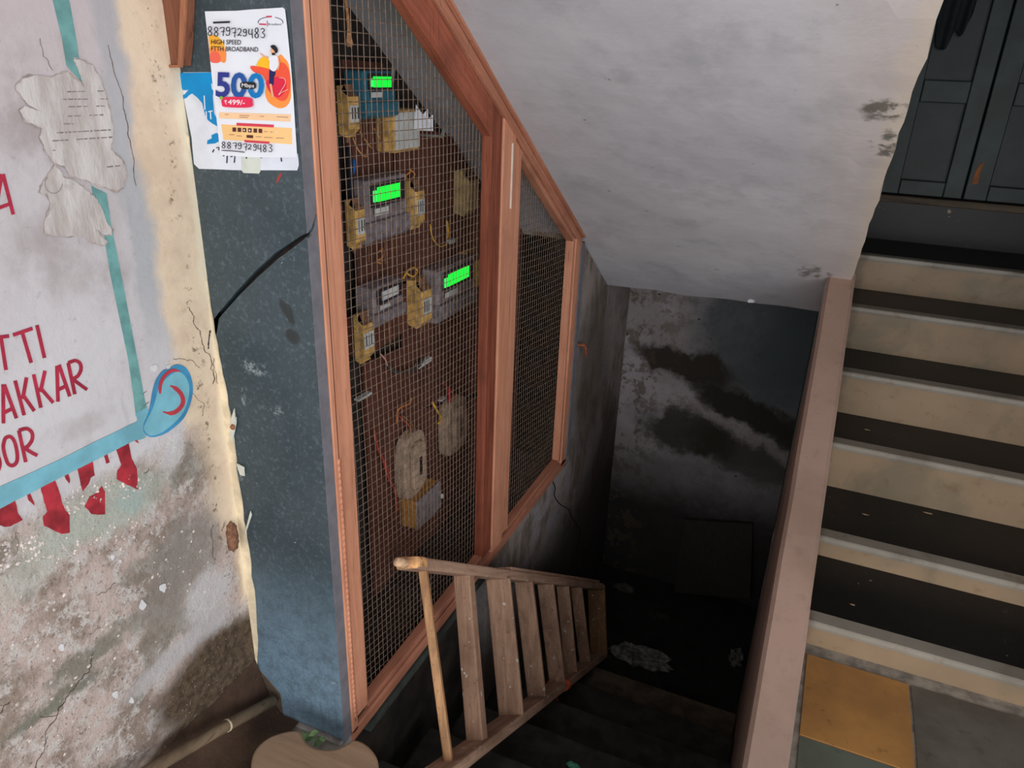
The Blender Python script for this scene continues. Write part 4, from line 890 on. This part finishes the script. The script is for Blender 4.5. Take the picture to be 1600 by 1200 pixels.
# ------------------------------------------------------------------ well wall details
SWL = Surf('X', XC-.004, 1)
mb = MB(); ribbon(mb, SWL, smooth([(862,750),(867,762),(866,775),(875,788),(887,795),(893,808),(901,820),(906,832),(904,850),(900,868)], 3), 1.6, .0006, .0005)
w_ = mb.build('wall_stairwell_crack', plain('crack_black', (34,26,24), .95)); w_.name = 'trim_3'; struct(w_)
q = onX(905, 540, XC); t = thing('rusty_hook', 'rusty red-brown hook on the stairwell wall beside the cabinet', 'hook', (XC-.004, q.y, q.z))
MB().tube(smooth([(XC-.01, q.y-.03, q.z+.01), (XC+.012, q.y-.02, q.z+.012), (XC+.024, q.y+.0, q.z+.002), (XC+.026, q.y+.012, q.z-.03), (XC+.02, q.y+.02, q.z-.05)], 3), [.007]*6+[.006]*4+[.004]*2+[.003], 7).build('bent_bar', plain('rust', (132,76,52), .9, .2, 60), t, smooth=True)
q = Vector((-.235, 2.985, zs(2.985)-.004)); tag(MB().blobby(q, (.014,.01,.007), 8, 6, .3, 5).build('white_scrap', PW, origin=q), 'tiny white scrap stuck at the lower edge of the sloping soffit', 'scrap')
# ------------------------------------------------------------------ marble stair
st = thing('marble_staircase', 'marble staircase with cream risers and black treads climbing to the dark door', 'stairs', (.6, 1.9, 0))
Ys = [1.90, 2.239, 2.58, 2.859, 3.141, 3.447]; Zs = [.088, .165, .340, .508, .683, .830]
XS0, XS1 = .112, 1.45
zp = 0
for i, (y, z) in enumerate(zip(Ys, Zs)):
    yn = Ys[i+1] if i < 5 else 3.86
    xs = XS0-.004*i
    MB().box((xs, y, zp-.0), (XS1, y+.03, z-.018)).build('riser', M_RISER, st)
    # rounded marble nosing strip, slightly chipped
    mb = MB(); N = 60; v = []; prof = [(-.002,-.024), (-.010,-.023), (-.012,-.014), (-.011,-.003), (-.007,0), (.040,0), (.040,-.024)]
    for k in range(N+1):
        x = xs+(XS1-xs)*k/N; ch = max(0, mnoise.noise(Vector((x*9, i*5.3, 0)))-.35)*.03
        for a, b in prof: v.append((x, y+a+(ch if a < 0 else 0), z+b-(ch*.4 if b > -.01 and a < .03 else 0)))
    m_ = len(prof); mb.add(v, [(k*m_+j, k*m_+(j+1) % m_, (k+1)*m_+(j+1) % m_, (k+1)*m_+j) for k in range(N) for j in range(m_)]+[tuple(range(m_-1,-1,-1)), tuple(range(N*m_, N*m_+m_))])
    mb.build('nosing', M_NOSE, st)
    MB().box((xs, y+.040, z-.03), (XS1, yn+.01, z-.001)).build('tread', M_BLACK, st)
    MB().box((xs, y+.03, -.12), (XS1, yn+.03, z-.03)).build('core', M_CEM, st)
    zp = z-.001
# landing riser and sill in front of the door
MB().box((.10, 3.86, .83), (1.45, 3.98, 1.0)).build('top_riser', M_BLACK, st)
# chips on treads
mb = MB()
for (x, y, z, s_) in ((1352,804,.165,.012),(1450,802,.165,.016),(1332,945,.088,.008),(1355,672,.34,.01)):
    q = onZ(x, y, z); mb.blobby(q+Vector((0,0,.001)), (s_, .004, .0015), 8, 4, .3, x)
mb.build('mortar_smears', plain('smear', (168,140,112), .8), st)
# ------------------------------------------------------------------ cement parapet between stair and stairwell
pa = thing('cement_parapet', 'sloping pinkish-brown cement parapet between marble stairs and dark stairwell', 'parapet', (.09, 1.3, 0))
def cz(y): return .10+.5725*(y-1.30)
mb = MB(); N = 40; v = []
for k in range(N+1):
    y = .3+(2.72-.3)*k/N; dxx = -.0165*(y-1.3); j1 = .002*mnoise.noise(Vector((y*6, 0, 0))); j2 = .002*mnoise.noise(Vector((y*6, 5, 0)))
    xa, xb_ = .0445+dxx+j1, .138+dxx*1.25+j2; zt = max(cz(y), .02)
    v += [(xa, y, -1.15), (xa, y, zt-.012), (xa+.010, y, zt), (xb_-.010, y, zt), (xb_, y, zt-.012), (xb_, y, -.1 if y < 1.9 else .0)]
mb.add(v, [(k*6+j, (k+1)*6+j, (k+1)*6+(j+1) % 6, k*6+(j+1) % 6) for k in range(N) for j in range(6)]+[(5,4,3,2,1,0), tuple(range(N*6, N*6+6))])
mb.build('coping', M_CURB, pa)
MB().prism([(.02, 2.71, -1.15), (.02, YB, -1.15), (.02, YB, .7), (.02, 2.95, .69), (.02, 2.71, zs(2.71))], (.075, 0, 0)).build('wall_beneath_flight', M_WB, pa)

# ------------------------------------------------------------------ dark double door on the landing
DY = 3.86
GD = plain('dark_green_black_paint', (40,50,50), .45, .2, 8); GD2 = plain('dark_door_panel', (33,40,42), .45, .2, 8)
dr = struct(MB().box((.10, DY+.10, 1.0), (1.45, DY+.14, 2.9)).build('door_1', GD2))
MB().box((.10, DY, 1.0), (1.45, DY+.10, 1.03)).build('threshold', wood('threshold_wood', (96,84,70), (72,60,50), (44,36,30), 'X'), dr, bevel=.004)
MB().box((.10, DY+.02, 1.03), (.150, DY+.10, 2.9)).build('door_frame', GD, dr, bevel=.004)
def leaf(x0, x1):
    lf = MB().box((x0, DY+.06, 1.035), (x1, DY+.099, 2.88)).build('door_leaf', GD2, dr)
    w = x1-x0
    MB().box((x0, DY+.03, 1.035), (x0+.09, DY+.062, 2.88)).build('stile', GD, lf, bevel=.004); MB().box((x1-.075, DY+.03, 1.035), (x1, DY+.062, 2.88)).build('stile', GD, lf, bevel=.004)
    for a, b in ((1.035, 1.10), (1.43, 1.52), (2.0, 2.1), (2.78, 2.88)): MB().box((x0+.09, DY+.03, a), (x1-.075, DY+.06, b)).build('rail', GD, lf, bevel=.004)
    return lf
leaf(.165, .512); leaf(.518, .865); leaf(.871, 1.21)
q = onY(1528, 270, DY+.03); mb = MB(); mb.prism([(q.x-.012, DY+.0299, q.z-.05), (q.x+.010, DY+.0299, q.z-.045), (q.x+.008, DY+.0299, q.z), (q.x+.014, DY+.0299, q.z+.05), (q.x-.004, DY+.0299, q.z+.03), (q.x-.010, DY+.0299, q.z)], (0, -.0012, 0)); mb.build('bare_wood_patch', plain('bare_wood', (150,90,48), .7), dr)
# cloth hanging at the door
mb = MB(); NU, NV = 26, 22; v = []
xl, xr = onY(1466, 5, DY).x, onY(1536, 5, DY).x; cw = xr-xl
for j in range(NV+1):
    for i in range(NU+1):
        u = i/NU; t_ = j/NV
        drop = .36+.15*math.exp(-((u-.30)/.24)**4)+.10*math.exp(-((u-.74)/.2)**2)
        sq = 1-.12*t_*u
        v.append((xl+cw*(.04+u*sq*.92), DY+.022-.016*math.sin(u*15+t_*1.3)*(.4+.6*t_)-.006*t_, 2.15-drop*t_))
mb.add(v, [(j*(NU+1)+i, (j+1)*(NU+1)+i, (j+1)*(NU+1)+i+1, j*(NU+1)+i+1) for j in range(NV) for i in range(NU)])
o = tag(mb.build('hanging_cloth', plain('charcoal_cloth', (36,42,44), .9, .1, 30), smooth=True, origin=(xl+cw/2, DY+.02, 2.15)), 'dark folded cloth hanging on the upper panel of the dark door', 'cloth')
sd = o.modifiers.new('s', 'SOLIDIFY'); sd.thickness = .003

# ------------------------------------------------------------------ stairs down into the basement
bs = thing('basement_stairs', 'dark dusty stone steps going down into the stairwell beside the ladder', 'stairs', (-.4, .9, ZB))
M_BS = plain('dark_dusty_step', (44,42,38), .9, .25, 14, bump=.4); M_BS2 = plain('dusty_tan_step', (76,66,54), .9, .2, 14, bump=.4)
for k in range(7):
    yn = 2.527-.268*k; zn = -.95+.15*k
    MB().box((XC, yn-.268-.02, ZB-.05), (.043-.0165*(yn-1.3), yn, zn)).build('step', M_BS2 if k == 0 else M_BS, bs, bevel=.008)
# basement clutter
q0 = onY(1057, 926, 3.30); 
bp = [onY(x, y, 3.44 if y < 860 else 3.34) for x, y in ((1068,812),(1176,819),(1172,936),(1053,926))]
for p in bp: p.z = max(p.z, ZB+.002)
o = MB().prism(bp, (0, .02, .004)).build('leaning_board', wood('dark_panel', (44,41,36), (38,34,30), (30,28,25), 'Z'), origin=bp[3]); tag(o, 'dark wooden board leaning on the damp back wall', 'board')
def crumple(x, y, r, label, seed, mat, nm='crumpled_bag', cat='bag', z=.03):
    q = onZ(x, y, ZB+z); mb = MB(); mb.blobby(q, r, 22, 14, .32, seed, freq=3.2)
    for p in mb.v: p.z = max(p.z, ZB+.001)
    tag(mb.build(nm, mat, origin=(q.x, q.y, ZB)), label, cat)
PB_ = plain('dusty_white_plastic', (96,94,90), .6, .35, 40)
crumple(1000, 1026, (.13, .05, .05), 'dusty white crumpled plastic bag on the basement floor', 3, PB_)
crumple(1150, 1028, (.03, .04, .04), 'small white scrap of plastic beside the parapet foot', 8, PB_)
crumple(975, 918, (.05, .03, .012), 'thin pale litter near the back left basement corner', 12, plain('dusty_litter', (72,68,62), .8, .3), 'litter', 'litter', .008)
crumple(1030, 962, (.05, .03, .01), 'flat dark litter in the middle of the basement floor', 15, plain('dusty_litter_dark', (44,40,36), .8, .3), 'litter', 'litter', .006)
q = onZ(908, 1188, -.5); 
mb = MB(); mb.blobby((-.42, 1.62, -.49), (.025,.012,.006), 12, 6, .3, 4); tag(mb.build('green_wrapper', plain('green_foil', (70,140,110), .4, .2), origin=(-.42,1.62,-.5)), 'small green and white wrapper on a dark basement step', 'wrapper')

# ------------------------------------------------------------------ wooden ladder lying on its side on the basement stairs
P1 = onX(636, 880, -.79); P3 = onY(934, 917, 2.80); P2 = onX(694, 1203, -.605); P4 = onZ(938, 1022, -1.065)
ax1 = (P3-P1); ax2 = (P4-P2)
lad = thing('wooden_ladder', 'weathered wooden step ladder lying on its side down the basement stairs', 'ladder', (P4.x, P4.y, ZB))
wdir = ((P2-P1)+(P4-P3)).normalized(); adir = (ax1.normalized()+ax2.normalized()).normalized(); wdir = (wdir-adir*wdir.dot(adir)).normalized(); ndir = adir.cross(wdir).normalized()
if ndir.y > 0: ndir = -ndir
LF = (adir, wdir, ndir)
WLAD = wood('weathered_ladder_wood', (182,148,126), (150,116,96), (112,84,68), dn=.6, spots=(190,180,170), frame=LF)
WRUNG = wood('weathered_step_wood', (172,136,112), (138,106,86), (104,78,62), dn=.65, spots=(186,178,168), frame=(wdir, adir, ndir))
WLIGHT = wood('pale_split_wood', (196,150,106), (154,112,78), (112,84,62), dn=.5, frame=(wdir, adir, ndir))
S2 = P2-ax2.normalized()*.28
mb = MB(); mb.bar(P1, P3, ndir, .030, .062); mb.build('side_rail', WLAD, lad, bevel=.005)
mb = MB(); mb.bar(S2, P4, ndir, .030, .070); mb.build('side_rail', WLAD, lad, bevel=.005)
mb = MB(); mb.tube([P1-ax1.normalized()*.05, P1+ax1.normalized()*.02], .011, 9); mb.build('end_peg', plain('worn_pale_end', (196,160,128), .8, .15, 60), lad, smooth=True)
mb = MB(); mb.bar(P1-ax1.normalized()*.003-wdir*.001, P1+ax1.normalized()*.055-wdir*.001, ndir, .031, .064); mb.build('worn_end', plain('orange_worn_end', (200,150,104), .8, .2, 50), lad, bevel=.008)
# rails of a second board on the outside
MB().bar(P1.lerp(P3, .35)-wdir*.02+ndir*.0, P1.lerp(P3, .97)-wdir*.022, ndir, .012, .05).build('outer_batten', WLAD, lad, bevel=.002)
ts = [.035, .155, .27, .40, .53, .665, .81]; us = [.02, .14, .262, .40, .53, .665, .81]
tt = []
def proj(p): v_ = MV @ (p-CAM); return 800+F_PX*v_.x/v_.z, 600+F_PX*v_.y/v_.z
def solve(A, B, x):
    lo_, hi_ = -.3, 1.2
    for _ in range(40):
        m_ = (lo_+hi_)/2
        if proj(A.lerp(B, m_))[0] < x: lo_ = m_
        else: hi_ = m_
    return lo_
rx = [(660,702,.022,.026,-.3), (724,746,.050,.036,.05), (778,800,.078,.018,-.12), (818,840,.064,.022,-.12), (852,872,.062,.022,-.1), (879,893,.052,.02,-.1), (900,915,.050,.018,-.1)]
for i, (xa, xb2, dp, th, tw) in enumerate(rx):
    a = P1.lerp(P3, solve(P1, P3, xa)); b = P2.lerp(P4, solve(P2, P4, xb2)); wd = (b-a).normalized()
    up = (ndir*math.cos(tw)+adir*math.sin(tw)); mb = MB()
    mb.bar(a+wd*.012, b-wd*.012, up, th, dp, th); mb.build('step' if i else 'rung', WLIGHT if i == 0 else WRUNG, lad, bevel=.004)
a = P1.lerp(P3, 1.0); b = P2.lerp(P4, 1.0); wd = (b-a).normalized(); e_ = adir*.05
MB().obox((a+b)/2-adir*.004+ndir*.006, (wd, ndir, adir), ((b-a).length/2+.012, .042, .014)).build('top_cap', wood('brown_cap', (150,112,78), (122,90,62), (92,68,48), spots=(190,184,176), frame=(wdir, adir, ndir)), lad, bevel=.008)
# orange rope tied round the lower rail
q = P2.lerp(P4, solve(P2, P4, 873)); t = thing('orange_rope', 'frayed orange rope knotted round the lower rail of the ladder', 'rope', q)
ORG = plain('orange_nylon', (190,84,46), .8, .2, 60); mb = MB()
for j in range(4):
    o_ = adir*(.012*j-.02); mb.tube([q+o_+(wdir*math.cos(a_)*.024+ndir*math.sin(a_)*.042)+adir*.004*math.sin(a_*2+j) for a_ in [x*.42 for x in range(16)]], .0035, 6)
mb.build('coil', ORG, t, smooth=True)
mb = MB()
for j in range(14):
    e = Vector((random.uniform(-.05,.03), random.uniform(-.05,.03), -random.uniform(.04,.10))); mb.tube(smooth([tuple(q+Vector((0,-.03,-.02))), tuple(q+e*.5+Vector((random.uniform(-.01,.01),-.03,0))), tuple(q+e+Vector((0,-.03,0)))], 3), .0016, 4)
mb.build('frayed_ends', ORG, t)
